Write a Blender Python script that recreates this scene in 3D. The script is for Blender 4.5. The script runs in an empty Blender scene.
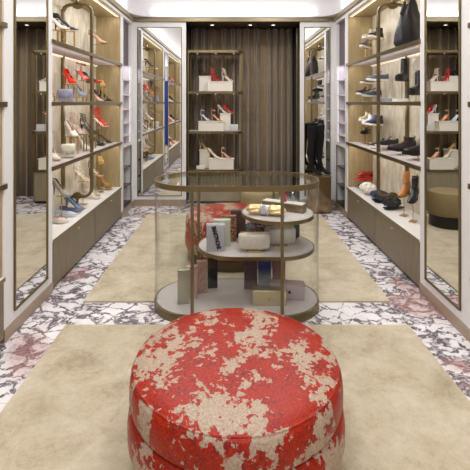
import bpy, bmesh, math, random
from mathutils import Vector, Matrix
random.seed(7)
PI = math.pi
COL = bpy.context.scene.collection
sc = bpy.context.scene

# ------------------------------------------------------------------ helpers
def lin(c):
    def f(v):
        v /= 255.0
        return v / 12.92 if v <= 0.04045 else ((v + 0.055) / 1.055) ** 2.4
    return (f(c[0]), f(c[1]), f(c[2]), 1.0)

class MB:
    def __init__(s):
        s.bm = bmesh.new()
    def face(s, vs):
        try:
            return s.bm.faces.new(vs)
        except ValueError:
            return None
    def box(s, x0, x1, y0, y1, z0, z1, bev=0.0, seg=2):
        t = bmesh.new()
        bmesh.ops.create_cube(t, size=1.0)
        for v in t.verts:
            v.co = Vector(((x0 + x1) / 2 + v.co.x * (x1 - x0), (y0 + y1) / 2 + v.co.y * (y1 - y0), (z0 + z1) / 2 + v.co.z * (z1 - z0)))
        if bev > 0:
            bmesh.ops.bevel(t, geom=t.edges[:] , offset=bev, segments=seg, profile=0.6, affect='EDGES')
        s.join(t)
        return s
    def join(s, t, mat=None):
        mp = {}
        for v in t.verts:
            mp[v] = s.bm.verts.new(mat @ v.co if mat else v.co)
        for f in t.faces:
            s.face([mp[v] for v in f.verts])
        t.free()
    def loft(s, rings, closed=True, cap0=True, cap1=True, skip=None):
        V = [[s.bm.verts.new(p) for p in r] for r in rings]
        n = len(V[0])
        for i in range(len(V) - 1):
            for j in range(n if closed else n - 1):
                if skip and skip(i, j):
                    continue
                k = (j + 1) % n
                s.face([V[i][j], V[i][k], V[i + 1][k], V[i + 1][j]])
        if cap0: s.face(list(reversed(V[0])))
        if cap1: s.face(V[-1])
        return s
    def lathe(s, prof, cx=0, cy=0, n=32, cap=True, sx=1, sy=1):
        rings = []
        for (r, z) in prof:
            rings.append([Vector((cx + sx * r * math.cos(2 * PI * k / n), cy + sy * r * math.sin(2 * PI * k / n), z)) for k in range(n)])
        return s.loft(rings, cap0=cap, cap1=cap)
    def tube(s, pts, r, n=8, closed=False, flat=1.0, caps=True):
        pts = [Vector(p) for p in pts]
        m = len(pts)
        rings = []
        up = None
        for i, p in enumerate(pts):
            if closed:
                t = pts[(i + 1) % m] - pts[i - 1]
            else:
                t = pts[min(i + 1, m - 1)] - pts[max(i - 1, 0)]
            t.normalize()
            if up is None:
                up = Vector((0, 0, 1)) if abs(t.z) < 0.9 else Vector((0, 1, 0))
            a = t.cross(up)
            if a.length < 1e-4: a = t.cross(Vector((1, 0.1, 0)))
            a.normalize()
            b = a.cross(t).normalized()
            up = b
            rr = r[i] if isinstance(r, (list, tuple)) else r
            rings.append([p + a * (rr * math.cos(2 * PI * k / n)) + b * (rr * flat * math.sin(2 * PI * k / n)) for k in range(n)])
        if closed:
            rings.append(rings[0])
            V = [[s.bm.verts.new(q) for q in r_] for r_ in rings[:-1]]
            for i in range(m):
                A, B = V[i], V[(i + 1) % m]
                for j in range(n):
                    k = (j + 1) % n
                    s.face([A[j], A[k], B[k], B[j]])
        else:
            s.loft(rings, cap0=caps, cap1=caps)
        return s
    def rsweep(s, pts, a, b, hx, hy):
        """closed rectangular bar along pts (closed loop) ; a(i), b(i) direction functions"""
        m = len(pts); V = []
        for i in range(m):
            A, B = a(i), b(i)
            V.append([s.bm.verts.new(pts[i] + A * (hx * sx_) + B * (hy * sy_)) for sx_, sy_ in ((-1, -1), (1, -1), (1, 1), (-1, 1))])
        for i in range(m):
            P, Q = V[i], V[(i + 1) % m]
            for j in range(4):
                k = (j + 1) % 4
                s.face([P[j], P[k], Q[k], Q[j]])
        return s
    def prism(s, poly, z0, z1, hole=None):
        """poly of (x,y) extruded in z"""
        n = len(poly)
        B = [s.bm.verts.new((p[0], p[1], z0)) for p in poly]
        T = [s.bm.verts.new((p[0], p[1], z1)) for p in poly]
        for i in range(n):
            k = (i + 1) % n
            s.face([B[i], B[k], T[k], T[i]])
        if hole is None:
            s.face(list(reversed(B))); s.face(T)
        else:
            HB = [s.bm.verts.new((p[0], p[1], z0)) for p in hole]
            HT = [s.bm.verts.new((p[0], p[1], z1)) for p in hole]
            for i in range(n):
                k = (i + 1) % n
                s.face([HB[k], HB[i], HT[i], HT[k]])
                s.face([T[i], T[k], HT[k], HT[i]])
                s.face([B[k], B[i], HB[i], HB[k]])
        return s
    def xf(s, M):
        bmesh.ops.transform(s.bm, matrix=M, verts=s.bm.verts[:])
        return s
    def build(s, name, mat, parent=None, smooth=False, solid=0.0, subd=0, keep=False):
        bmesh.ops.recalc_face_normals(s.bm, faces=s.bm.faces[:])
        me = bpy.data.meshes.new(name)
        s.bm.to_mesh(me); s.bm.free()
        if smooth:
            me.polygons.foreach_set('use_smooth', [True] * len(me.polygons))
        me.materials.append(mat)
        o = bpy.data.objects.new(name, me)
        COL.objects.link(o)
        if parent: o.parent = parent
        if subd:
            m = o.modifiers.new('sub', 'SUBSURF'); m.levels = subd; m.render_levels = subd
        if solid:
            m = o.modifiers.new('solid', 'SOLIDIFY'); m.thickness = solid; m.offset = -1
        if smooth and not subd:
            try:
                me.set_sharp_from_angle(angle=math.radians(42))
            except Exception:
                pass
        return o

def thing(name, label, cat, loc=(0, 0, 0), rz=0.0, group=None):
    o = bpy.data.objects.new(name, None)
    o.empty_display_size = 0.05
    COL.objects.link(o)
    o.location = loc; o.rotation_euler = (0, 0, rz)
    o['label'] = label; o['category'] = cat
    if group: o['group'] = group
    return o
def tag(o, label, cat, group=None):
    o['label'] = label; o['category'] = cat
    if group: o['group'] = group
    return o
def struct(o):
    o['kind'] = 'structure'
    return o
def copy_tree(o, parent=None):
    c = o.copy(); COL.objects.link(c); c.parent = parent
    for ch in list(o.children):
        copy_tree(ch, c)
    return c

# ------------------------------------------------------------------ materials
MATS = {}
def base_mat(name, col, rough=0.5, metal=0.0, **kw):
    if name in MATS: return MATS[name]
    m = bpy.data.materials.new(name); m.use_nodes = True
    p = m.node_tree.nodes['Principled BSDF']
    p.inputs['Base Color'].default_value = lin(col)
    p.inputs['Roughness'].default_value = rough
    p.inputs['Metallic'].default_value = metal
    for k, v in kw.items():
        p.inputs[k].default_value = v
    MATS[name] = m
    return m
def nodes(m):
    nt = m.node_tree
    return nt, nt.nodes, nt.links, nt.nodes['Principled BSDF']
def N(nt, t, **kw):
    n = nt.nodes.new(t)
    for k, v in kw.items():
        if k in n.inputs.keys() if isinstance(k, str) else False:
            n.inputs[k].default_value = v
        else:
            setattr(n, k, v)
    return n
def ramp(nt, stops, interp='LINEAR'):
    n = nt.nodes.new('ShaderNodeValToRGB')
    cr = n.color_ramp; cr.interpolation = interp
    while len(cr.elements) > 1: cr.elements.remove(cr.elements[-1])
    for i, (p, c) in enumerate(stops):
        e = cr.elements[0] if i == 0 else cr.elements.new(p)
        e.position = p
        e.color = lin(c) if not isinstance(c, float) else (c, c, c, 1)
    return n
def coords(nt, scale=(1, 1, 1), kind='Object'):
    tc = nt.nodes.new('ShaderNodeTexCoord')
    mp = nt.nodes.new('ShaderNodeMapping')
    mp.inputs['Scale'].default_value = scale
    nt.links.new(tc.outputs[kind], mp.inputs['Vector'])
    return mp.outputs['Vector']
def noise(nt, vec, scale, detail=4, rough=0.5, dist=0.0):
    n = nt.nodes.new('ShaderNodeTexNoise')
    n.inputs['Scale'].default_value = scale; n.inputs['Detail'].default_value = detail
    n.inputs['Roughness'].default_value = rough; n.inputs['Distortion'].default_value = dist
    nt.links.new(vec, n.inputs['Vector'])
    return n
def mixc(nt, fac, a, b):
    m = nt.nodes.new('ShaderNodeMix'); m.data_type = 'RGBA'
    L = nt.links
    if isinstance(fac, float): m.inputs[0].default_value = fac
    else: L.new(fac, m.inputs[0])
    for i, v in ((6, a), (7, b)):
        if isinstance(v, tuple): m.inputs[i].default_value = v
        else: L.new(v, m.inputs[i])
    return m.outputs[2]
def math_(nt, op, a, b=0.0):
    m = nt.nodes.new('ShaderNodeMath'); m.operation = op
    for i, v in ((0, a), (1, b)):
        if isinstance(v, (int, float)): m.inputs[i].default_value = v
        else: nt.links.new(v, m.inputs[i])
    return m.outputs[0]
def bump(nt, p, h, strength, dist=0.01):
    b = nt.nodes.new('ShaderNodeBump')
    b.inputs['Strength'].default_value = strength; b.inputs['Distance'].default_value = dist
    nt.links.new(h, b.inputs['Height']); nt.links.new(b.outputs['Normal'], p.inputs['Normal'])

def wood(name, c1, c2, scale=(14, 14, 1.2), rough=0.45, kind='Object'):
    m = base_mat(name, c1, rough)
    nt, nd, L, p = nodes(m)
    v = coords(nt, scale, kind)
    a = noise(nt, v, 3.0, 6, 0.6, 0.4)
    r = ramp(nt, [(0.3, c1), (0.7, c2)])
    L.new(a.outputs['Fac'], r.inputs['Fac']); L.new(r.outputs['Color'], p.inputs['Base Color'])
    bump(nt, p, a.outputs['Fac'], 0.05)
    return m

def marble():
    m = base_mat('breccia_marble', (225, 220, 220), 0.16)
    nt, nd, L, p = nodes(m)
    v = coords(nt, (1, 1, 1))
    w = noise(nt, v, 2.2, 5, 0.6)
    def warp(vec, n, amt):
        sub = nt.nodes.new('ShaderNodeVectorMath'); sub.operation = 'SUBTRACT'
        L.new(n.outputs['Color'], sub.inputs[0]); sub.inputs[1].default_value = (0.5, 0.5, 0.5)
        sc_ = nt.nodes.new('ShaderNodeVectorMath'); sc_.operation = 'SCALE'
        L.new(sub.outputs[0], sc_.inputs[0]); sc_.inputs['Scale'].default_value = amt
        ad = nt.nodes.new('ShaderNodeVectorMath'); ad.operation = 'ADD'
        L.new(vec, ad.inputs[0]); L.new(sc_.outputs[0], ad.inputs[1])
        return ad.outputs[0]
    v1 = warp(v, w, 0.42)
    w2 = noise(nt, v, 11.0, 4, 0.6)
    v2 = warp(v1, w2, 0.09)
    mp = nt.nodes.new('ShaderNodeMapping'); mp.inputs['Scale'].default_value = (1.0, 1.5, 1); mp.inputs['Rotation'].default_value = (0, 0, 0.3)
    L.new(v2, mp.inputs['Vector'])
    vo = nt.nodes.new('ShaderNodeTexVoronoi'); vo.feature = 'DISTANCE_TO_EDGE'; vo.inputs['Scale'].default_value = 6.2
    L.new(mp.outputs[0], vo.inputs['Vector'])
    vs = nt.nodes.new('ShaderNodeTexVoronoi'); vs.feature = 'DISTANCE_TO_EDGE'; vs.inputs['Scale'].default_value = 21
    L.new(mp.outputs[0], vs.inputs['Vector'])
    big = noise(nt, v1, 1.9, 4, 0.6)
    # veins: wide where the noise is high
    thr = math_(nt, 'MULTIPLY', math_(nt, 'SUBTRACT', big.outputs['Fac'], 0.36), 1.0)
    thr = math_(nt, 'MAXIMUM', thr, 0.012)
    ratio = math_(nt, 'DIVIDE', vo.outputs['Distance'], thr)
    rv = ramp(nt, [(0.55, 1.0), (1.0, 0.0)])
    L.new(ratio, rv.inputs['Fac'])
    rs = ramp(nt, [(0.0, 1.0), (0.09, 0.75), (0.22, 0.0)])
    L.new(vs.outputs['Distance'], rs.inputs['Fac'])
    # inside the vein zone small fragments show
    frag = noise(nt, v1, 3.0, 3, 0.5)
    fr = ramp(nt, [(0.0, (74, 64, 80)), (0.5, (134, 120, 132)), (1.0, (176, 160, 166))])
    L.new(frag.outputs['Fac'], fr.inputs['Fac'])
    cellc = nt.nodes.new('ShaderNodeTexVoronoi'); cellc.inputs['Scale'].default_value = 21
    L.new(mp.outputs[0], cellc.inputs['Vector'])
    sep = nt.nodes.new('ShaderNodeSeparateColor'); L.new(cellc.outputs['Color'], sep.inputs[0])
    fc = ramp(nt, [(0.0, (112, 104, 112)), (0.3, (160, 152, 158)), (0.5, (204, 196, 200)), (1.0, (238, 234, 234))])
    L.new(sep.outputs[0], fc.inputs['Fac'])
    veinc = mixc(nt, rs.outputs['Color'], fc.outputs['Color'], lin((96, 87, 95)))
    cloud = noise(nt, v1, 5.0, 5, 0.6)
    wc = ramp(nt, [(0.3, (222, 215, 219)), (0.6, (242, 239, 240))])
    L.new(cloud.outputs['Fac'], wc.inputs['Fac'])
    hair = ramp(nt, [(0.0, 0.55), (0.035, 0.0)])
    L.new(vs.outputs['Distance'], hair.inputs['Fac'])
    hm = math_(nt, 'MULTIPLY', hair.outputs['Color'], math_(nt, 'GREATER_THAN', big.outputs['Fac'], 0.5))
    body = mixc(nt, hm, wc.outputs['Color'], lin((150, 130, 145)))
    # red patches
    red = noise(nt, v, 0.95, 3, 0.5); 
    rr = ramp(nt, [(0.585, 0.0), (0.62, 0.9)])
    L.new(red.outputs['Fac'], rr.inputs['Fac'])
    c3 = mixc(nt, rv.outputs['Color'], body, veinc)
    rtint = ramp(nt, [(0.0, (150, 84, 76)), (1.0, (200, 150, 142))])
    L.new(cloud.outputs['Fac'], rtint.inputs['Fac'])
    edge = math_(nt, 'MULTIPLY', rr.outputs['Color'], math_(nt, 'SUBTRACT', 1.0, math_(nt, 'MULTIPLY', rs.outputs['Color'], 0.6)))
    c4 = mixc(nt, math_(nt, 'MULTIPLY', edge, 0.75), c3, rtint.outputs['Color'])
    # slab joints
    br = nt.nodes.new('ShaderNodeTexBrick'); br.offset = 0.0
    br.inputs['Color1'].default_value = (0, 0, 0, 1); br.inputs['Color2'].default_value = (0, 0, 0, 1); br.inputs['Mortar'].default_value = (1, 1, 1, 1)
    br.inputs['Scale'].default_value = 1.0; br.inputs['Mortar Size'].default_value = 0.0018
    br.inputs['Brick Width'].default_value = 1.22; br.inputs['Row Height'].default_value = 1.11
    mpj = nt.nodes.new('ShaderNodeMapping'); mpj.inputs['Location'].default_value = (0.0, 0.0, 0)
    L.new(v, mpj.inputs['Vector']); L.new(mpj.outputs[0], br.inputs['Vector'])
    c5 = mixc(nt, br.outputs['Color'], c4, lin((196, 186, 186)))
    L.new(c5, p.inputs['Base Color'])
    return m

def carpet():
    m = base_mat('wool_carpet', (205, 190, 160), 0.95)
    nt, nd, L, p = nodes(m)
    v = coords(nt)
    a = noise(nt, v, 3.6, 7, 0.66, 0.4); b = noise(nt, v, 140, 2, 0.7); c = noise(nt, v, 26, 4, 0.7)
    s = math_(nt, 'ADD', math_(nt, 'MULTIPLY', a.outputs['Fac'], 0.62), math_(nt, 'ADD', math_(nt, 'MULTIPLY', b.outputs['Fac'], 0.16), math_(nt, 'MULTIPLY', c.outputs['Fac'], 0.22)))
    r = ramp(nt, [(0.36, (166, 150, 124)), (0.48, (195, 181, 155)), (0.60, (210, 199, 177))])
    L.new(s, r.inputs['Fac']); L.new(r.outputs['Color'], p.inputs['Base Color'])
    p.inputs['Specular IOR Level'].default_value = 0.1
    p.inputs['Sheen Weight'].default_value = 0.25
    bump(nt, p, math_(nt, 'ADD', b.outputs['Fac'], c.outputs['Fac']), 0.5, 0.01)
    return m

def brocade():
    m = base_mat('red_brocade', (190, 50, 35), 0.42)
    nt, nd, L, p = nodes(m)
    v = coords(nt)
    w = noise(nt, v, 26, 4, 0.6)
    sub = nt.nodes.new('ShaderNodeVectorMath'); sub.operation = 'SUBTRACT'; sub.inputs[1].default_value = (0.5, 0.5, 0.5)
    L.new(w.outputs['Color'], sub.inputs[0])
    scn = nt.nodes.new('ShaderNodeVectorMath'); scn.operation = 'SCALE'; scn.inputs['Scale'].default_value = 0.07
    L.new(sub.outputs[0], scn.inputs[0])
    ad = nt.nodes.new('ShaderNodeVectorMath'); ad.operation = 'ADD'; L.new(v, ad.inputs[0]); L.new(scn.outputs[0], ad.inputs[1])
    mpb = nt.nodes.new('ShaderNodeMapping'); mpb.inputs['Rotation'].default_value = (0, 0, 0.5); mpb.inputs['Scale'].default_value = (1.0, 1.5, 1.0)
    L.new(ad.outputs[0], mpb.inputs['Vector'])
    a = noise(nt, mpb.outputs[0], 5.4, 2.5, 0.5, 0.1)
    fl = noise(nt, v, 38, 4, 0.6)
    fv = nt.nodes.new('ShaderNodeTexVoronoi'); fv.feature = 'SMOOTH_F1'; fv.inputs['Scale'].default_value = 17; L.new(ad.outputs[0], fv.inputs['Vector'])
    s = math_(nt, 'ADD', a.outputs['Fac'], math_(nt, 'MULTIPLY', math_(nt, 'SUBTRACT', fl.outputs['Fac'], 0.5), 0.66))
    s = math_(nt, 'ADD', s, math_(nt, 'MULTIPLY', math_(nt, 'SUBTRACT', fv.outputs['Distance'], 0.42), 0.30))
    mask = ramp(nt, [(0.520, 0.0), (0.545, 1.0)])
    L.new(s, mask.inputs['Fac'])
    # thread texture in both colours
    fine = noise(nt, v, 120, 3, 0.6)
    redr = ramp(nt, [(0.3, (128, 12, 0)), (0.5, (160, 32, 8)), (0.7, (178, 52, 20))])
    L.new(fine.outputs['Fac'], redr.inputs['Fac'])
    beir = ramp(nt, [(0.3, (150, 128, 108)), (0.5, (174, 152, 132)), (0.7, (192, 172, 154))])
    L.new(fine.outputs['Fac'], beir.inputs['Fac'])
    # plum outline scrolls
    vo = nt.nodes.new('ShaderNodeTexVoronoi'); vo.feature = 'DISTANCE_TO_EDGE'; vo.inputs['Scale'].default_value = 24
    L.new(ad.outputs[0], vo.inputs['Vector'])
    sl = ramp(nt, [(0.0, 1.0), (0.035, 0.9), (0.05, 0.0)]); L.new(vo.outputs['Distance'], sl.inputs['Fac'])
    zone = noise(nt, v, 9, 3, 0.6); zr = ramp(nt, [(0.44, 0.0), (0.52, 0.7)]); L.new(zone.outputs['Fac'], zr.inputs['Fac'])
    redc = mixc(nt, math_(nt, 'MULTIPLY', sl.outputs['Color'], zr.outputs['Color']), redr.outputs['Color'], lin((80, 30, 36)))
    c = mixc(nt, mask.outputs['Color'], redc, beir.outputs['Color'])
    L.new(c, p.inputs['Base Color'])
    p.inputs['Specular IOR Level'].default_value = 0.3
    p.inputs['Sheen Weight'].default_value = 0.0
    p.inputs['Sheen Roughness'].default_value = 0.4
    rr = ramp(nt, [(0.0, 0.36), (1.0, 0.40)])
    L.new(mask.outputs['Color'], rr.inputs['Fac']); L.new(rr.outputs['Color'], p.inputs['Roughness'])
    bump(nt, p, math_(nt, 'ADD', fine.outputs['Fac'], math_(nt, 'MULTIPLY', mask.outputs['Color'], 1.2)), 0.35, 0.003)
    return m

def speckle(name, c1, c2, scale=300, rough=0.3, metal=0.5, kind='Object'):
    m = base_mat(name, c1, rough, metal)
    nt, nd, L, p = nodes(m)
    v = coords(nt)
    vo = nt.nodes.new('ShaderNodeTexVoronoi'); vo.inputs['Scale'].default_value = scale
    L.new(v, vo.inputs['Vector'])
    se = nt.nodes.new('ShaderNodeSeparateColor'); L.new(vo.outputs['Color'], se.inputs[0])
    r = ramp(nt, [(0.15, c1), (0.85, c2)])
    L.new(se.outputs[0], r.inputs['Fac']); L.new(r.outputs['Color'], p.inputs['Base Color'])
    bump(nt, p, se.outputs[1], 0.4, 0.002)
    return m
def gradient_glitter(name, top, bot, z0, z1):
    m = base_mat(name, top, 0.3, 0.4)
    nt, nd, L, p = nodes(m)
    tc = nt.nodes.new('ShaderNodeTexCoord'); sx = nt.nodes.new('ShaderNodeSeparateXYZ'); L.new(tc.outputs['Object'], sx.inputs[0])
    mr = nt.nodes.new('ShaderNodeMapRange'); mr.inputs[1].default_value = z0; mr.inputs[2].default_value = z1; L.new(sx.outputs[2], mr.inputs[0])
    nn = noise(nt, tc.outputs['Object'], 260, 2, 0.7)
    s = math_(nt, 'ADD', mr.outputs[0], math_(nt, 'MULTIPLY', math_(nt, 'SUBTRACT', nn.outputs['Fac'], 0.5), 1.1))
    r = ramp(nt, [(0.1, bot), (0.75, top)]); L.new(s, r.inputs['Fac']); L.new(r.outputs['Color'], p.inputs['Base Color'])
    return m
def glass(name, tint=(254, 255, 254), f0=0.035, boost=0.8):
    """thin clear pane: transparent with an angle-dependent reflection"""
    m = bpy.data.materials.new(name); m.use_nodes = True
    nt = m.node_tree; nt.nodes.clear()
    out = nt.nodes.new('ShaderNodeOutputMaterial'); mx = nt.nodes.new('ShaderNodeMixShader')
    tr = nt.nodes.new('ShaderNodeBsdfTransparent'); gl = nt.nodes.new('ShaderNodeBsdfGlossy')
    tr.inputs['Color'].default_value = lin(tint); gl.inputs['Roughness'].default_value = 0.02
    ge = nt.nodes.new('ShaderNodeNewGeometry'); dt = nt.nodes.new('ShaderNodeVectorMath'); dt.operation = 'DOT_PRODUCT'
    nt.links.new(ge.outputs['Incoming'], dt.inputs[0]); nt.links.new(ge.outputs['Normal'], dt.inputs[1])
    c = math_(nt, 'ABSOLUTE', dt.outputs['Value'])
    f = math_(nt, 'POWER', math_(nt, 'SUBTRACT', 1.0, c), 5.0)
    f = math_(nt, 'MULTIPLY', math_(nt, 'ADD', math_(nt, 'MULTIPLY', f, 1 - f0), f0), boost)
    nt.links.new(f, mx.inputs[0]); nt.links.new(tr.outputs[0], mx.inputs[1]); nt.links.new(gl.outputs[0], mx.inputs[2]); nt.links.new(mx.outputs[0], out.inputs[0])
    return m
def emis(name, col, s):
    m = bpy.data.materials.new(name); m.use_nodes = True
    nt, nd, L, p = nodes(m)
    p.inputs['Base Color'].default_value = lin(col)
    p.inputs['Emission Color'].default_value = lin(col); p.inputs['Emission Strength'].default_value = s
    return m

M_marble = marble(); M_carpet = carpet(); M_broc = brocade()
M_white = base_mat('white_plaster', (228, 227, 231), 0.7)
M_post = base_mat('pale_lacquer', (230, 229, 229), 0.35)
M_cornice = base_mat('champagne_cornice', (146, 132, 104), 0.4, 0.4)
M_kick = base_mat('champagne_kickplate', (172, 152, 132), 0.35, 0.35)
M_bronze = base_mat('brushed_brass', (124, 109, 76), 0.3, 0.75)
M_darkbr = base_mat('dark_bronze', (86, 74, 52), 0.35, 0.7)
M_knob = base_mat('pale_gold_knob', (214, 200, 164), 0.3, 0.6)
M_gold = base_mat('polished_gold', (206, 178, 118), 0.25, 0.8)
M_cab = wood('taupe_oak', (112, 100, 80), (134, 121, 98), (16, 16, 1.6), 0.5)
M_et = wood('fluted_olive_oak', (122, 112, 88), (148, 138, 112), (60, 60, 0.7), 0.45)
M_side = wood('golden_oak', (150, 130, 92), (178, 158, 118), (12, 12, 1.2), 0.5)
M_back = wood('clouded_cream_veneer', (178, 166, 142), (224, 216, 200), (4.2, 4.2, 1.6), 0.45)
M_top = base_mat('white_solid_surface', (232, 229, 226), 0.3)
M_curt = base_mat('taupe_velvet', (124, 105, 78), 0.42, 0.0)
M_curt.node_tree.nodes['Principled BSDF'].inputs['Sheen Weight'].default_value = 0.5
M_soff = base_mat('walnut_soffit', (74, 60, 40), 0.4)
M_plum = base_mat('plum_panel', (78, 60, 66), 0.4)
M_lav = base_mat('lavender_panel', (214, 206, 216), 0.4)
M_mirror = base_mat('mirror_silver', (236, 238, 236), 0.0, 1.0)
M_dmir = base_mat('smoked_panel', (46, 40, 34), 0.12, 0.3)
M_plinth = base_mat('ivory_plinth', (226, 220, 208), 0.4)
M_felt = base_mat('greige_suede', (192, 184, 182), 0.85)
M_olive = base_mat('olive_velvet', (140, 122, 84), 0.7)
M_glass = glass('clear_glass')
M_acr = glass('clear_acrylic', (246, 249, 252), .10, 1.0)
M_strip = emis('shelf_strip', (255, 240, 214), 0.9)
M_led = emis('led_lens', (255, 250, 240), 6.0)
M_dark = base_mat('black_base', (28, 24, 22), 0.4)
M_bronzem = base_mat('bronze_mirror', (150, 128, 98), 0.12, 0.9)

def cm(c, rough=0.4, metal=0.0):
    return base_mat('finish_%d_%d_%d_%d' % (c[0], c[1], c[2], int(metal * 10)), c, rough, metal)

# ------------------------------------------------------------------ camera
CX, F, HZ, PX = -0.044, 418.0, 102.0, 231.0
cam = bpy.data.cameras.new('camera'); co = bpy.data.objects.new('camera', cam); COL.objects.link(co)
co.location = (CX, 0, 1.6); co.rotation_euler = (PI / 2, 0, 0)
cam.sensor_width = 36; cam.lens = F / 470 * 36
cam.shift_x = (235 - PX) / 470; cam.shift_y = -(235 - HZ) / 470
cam.clip_start = 0.02
sc.camera = co

# ------------------------------------------------------------------ shell
W = 1.547; D = 0.35; YF = 6.43; YB = -2.6; AY = 7.15; AX0, AX1 = -0.736, 1.017
struct(MB().box(-2.0, 2.0, YB - 0.1, 7.3, -0.1, 0.0).build('floor', M_marble))
struct(MB().box(-2.05, -W - D - 0.012, YB, 7.3, 0, 3.4).build('wall_left', M_white))
struct(MB().box(W + D + 0.012, 2.05, YB, 7.3, 0, 3.4).build('wall_right', M_white))
struct(MB().box(-2.05, 2.05, YB - 0.1, YB, 0, 3.4).build('wall_rear', M_white))
b = MB()
b.box(-2.05, AX0 - 0.09, YF + 0.02, 7.3, 0, 2.84); b.box(AX1 + 0.06, 2.05, YF + 0.02, 7.3, 0, 2.84); b.box(-2.05, 2.05, AY + 0.08, 7.3, 0, 3.4)
b.box(-2.05, 2.05, YF + 0.02, AY + 0.08, 2.9, 3.0)
struct(b.build('wall_back', M_soff))
b = MB().box(AX0 - 0.09, AX1 + 0.06, YF + 0.03, AY + 0.08, 2.852, 2.9)
struct(b.build('trim_1', M_soff))
b = MB().box(AX1, AX1 + 0.058, YF + 0.03, AY + 0.08, 0, 2.85)
struct(b.build('trim_2', M_dmir))
struct(MB().box(AX1 - 0.008, AX1 - 0.001, 6.72, 6.735, 0.05, 2.8).build('trim_3', M_cornice))
b = MB().box(AX0 - 0.088, AX0, YF + 0.03, AY + 0.08, 0, 2.85)
struct(b.build('trim_4', M_dmir))

# ceiling tray: rounded rectangle with coved sides
def rrect(x0, x1, y0, y1, r, n=8):
    pts = []
    for (cx, cy, a0) in ((x1 - r, y1 - r, 0), (x0 + r, y1 - r, PI / 2), (x0 + r, y0 + r, PI), (x1 - r, y0 + r, 1.5 * PI)):
        for k in range(n + 1):
            a = a0 + PI / 2 * k / n
            pts.append((cx + r * math.cos(a), cy + r * math.sin(a)))
    return pts
ZC = 2.895
x0, x1, y0, y1 = -W + 0.02, W - 0.02, YB + 0.15, YF - 0.04
rings = []
for k in range(9):
    a = PI / 2 * k / 8
    off = 0.36 * (1 - math.cos(a)); z = ZC + 0.05 + 0.33 * math.sin(a)
    rings.append([Vector((p[0], p[1], z)) for p in rrect(x0 + off, x1 - off, y0 + off, y1 - off, 0.42 - off * 0.7)])
rings.insert(0, [Vector((p[0], p[1], ZC)) for p in rrect(x0, x1, y0, y1, 0.42)])
b = MB(); b.loft(rings, cap0=False, cap1=True)
# flat soffit around the tray
outer = [Vector((-2.05, 0, 0))]
ring = rrect(x0, x1, y0, y1, 0.42)
def proj(p):
    cx, cy = 0, (y0 + y1) / 2
    dx, dy = p[0] - cx, p[1] - cy
    hx, hy = 2.05, (YF + 0.02 - YB) / 2 + 0.1
    s = min(hx / abs(dx) if abs(dx) > 1e-6 else 1e9, hy / abs(dy) if abs(dy) > 1e-6 else 1e9)
    return (cx + dx * s, cy + dy * s)
vi = [b.bm.verts.new((p[0], p[1], ZC)) for p in ring]
vo_ = [b.bm.verts.new((proj(p)[0], proj(p)[1], ZC)) for p in ring]
for i in range(len(ring)):
    k = (i + 1) % len(ring)
    b.face([vi[i], vi[k], vo_[k], vo_[i]])
b.box(-2.05, 2.05, YB - 0.1, 7.3, 3.4, 3.45)
ceil = b.build('ceiling', M_white, smooth=True); struct(ceil)

# cornices
struct(MB().box(-W - 0.02, W + 0.02, YF - 0.035, YF + 0.02, 2.832, 2.893, 0.004).build('trim_5', M_cornice))
struct(MB().box(-W - 0.03, -W + 0.03, YB, YF - 0.036, 2.832, 2.893, 0.004).build('trim_6', M_cornice))
struct(MB().box(W - 0.03, W + 0.03, YB, YF - 0.036, 2.832, 2.893, 0.004).build('trim_7', M_cornice))
for s, n in ((-1, 'trim_8'), (1, 'trim_9')):
    a, c = sorted((s * (W + D + 0.012), s * (W + 0.0)))
    struct(MB().box(a, c, YB, YF + 0.02, 2.786, 2.831).build(n, M_post))

# side wall posts: pale pilasters
tn = 10
posts = [(2.77, 2.89), (3.42, 3.52), (5.72, 5.84), (6.33, 6.43), (0.35, 0.47), (-0.3, -0.2)]
for s in (-1, 1):
    for (a0, a1) in posts:
        xa, xb = sorted((s * (W + D + 0.01), s * W))
        if a0 in (2.77, 3.42):   # flank the mirrors, panel return
            pass
        struct(MB().box(xa, xb, a0, a1, 0.085, 2.785, 0.004).build('trim_%d' % tn, M_post)); tn += 1
    # plain wall behind the camera beyond the second mirror
    xa, xb = sorted((s * (W + 0.06), s * (W)))
    struct(MB().box(xa, xb, YB, -0.302, 0.0, 2.785).build('trim_%d' % tn, M_post)); tn += 1
    # mirror panels
    for (m0, m1) in ((2.89, 3.42), (-0.2, 0.35)):
        xa, xb = sorted((s * (W + 0.03), s * (W + 0.004)))
        struct(MB().box(xa, xb, m0, m1, 0.085, 2.785).build('trim_%d' % tn, M_post)); tn += 1
    # kickplates
    for (k0, k1) in ((2.77, 3.52), (5.72, 6.43), (-0.3, 0.47)):
        xa, xb = sorted((s * (W + 0.05), s * (W - 0.004)))
        nm = 'baseboard_%s' % ('left' if s < 0 else 'right')
        struct(MB().box(xa, xb, k0, k1, 0, 0.085).build(nm, M_kick))

def wall_mirror(loc, rz, w, z0, z1, label, group=None):
    """mirror facing local -Y"""
    t = thing('wall_mirror', label, 'mirror', loc, rz, group)
    MB().box(-w / 2, w / 2, -0.004, 0.0, z0, z1).build('mirror_glass', M_mirror, t)
    f = MB(); e = 0.012
    f.box(-w / 2 - e, -w / 2, -0.012, 0.002, z0 - e, z1 + e, 0.002); f.box(w / 2, w / 2 + e, -0.012, 0.002, z0 - e, z1 + e, 0.002)
    f.box(-w / 2, w / 2, -0.012, 0.002, z0 - e, z0, 0.002); f.box(-w / 2, w / 2, -0.012, 0.002, z1, z1 + e, 0.002)
    f.build('frame', M_bronze, t)
    return t
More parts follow.
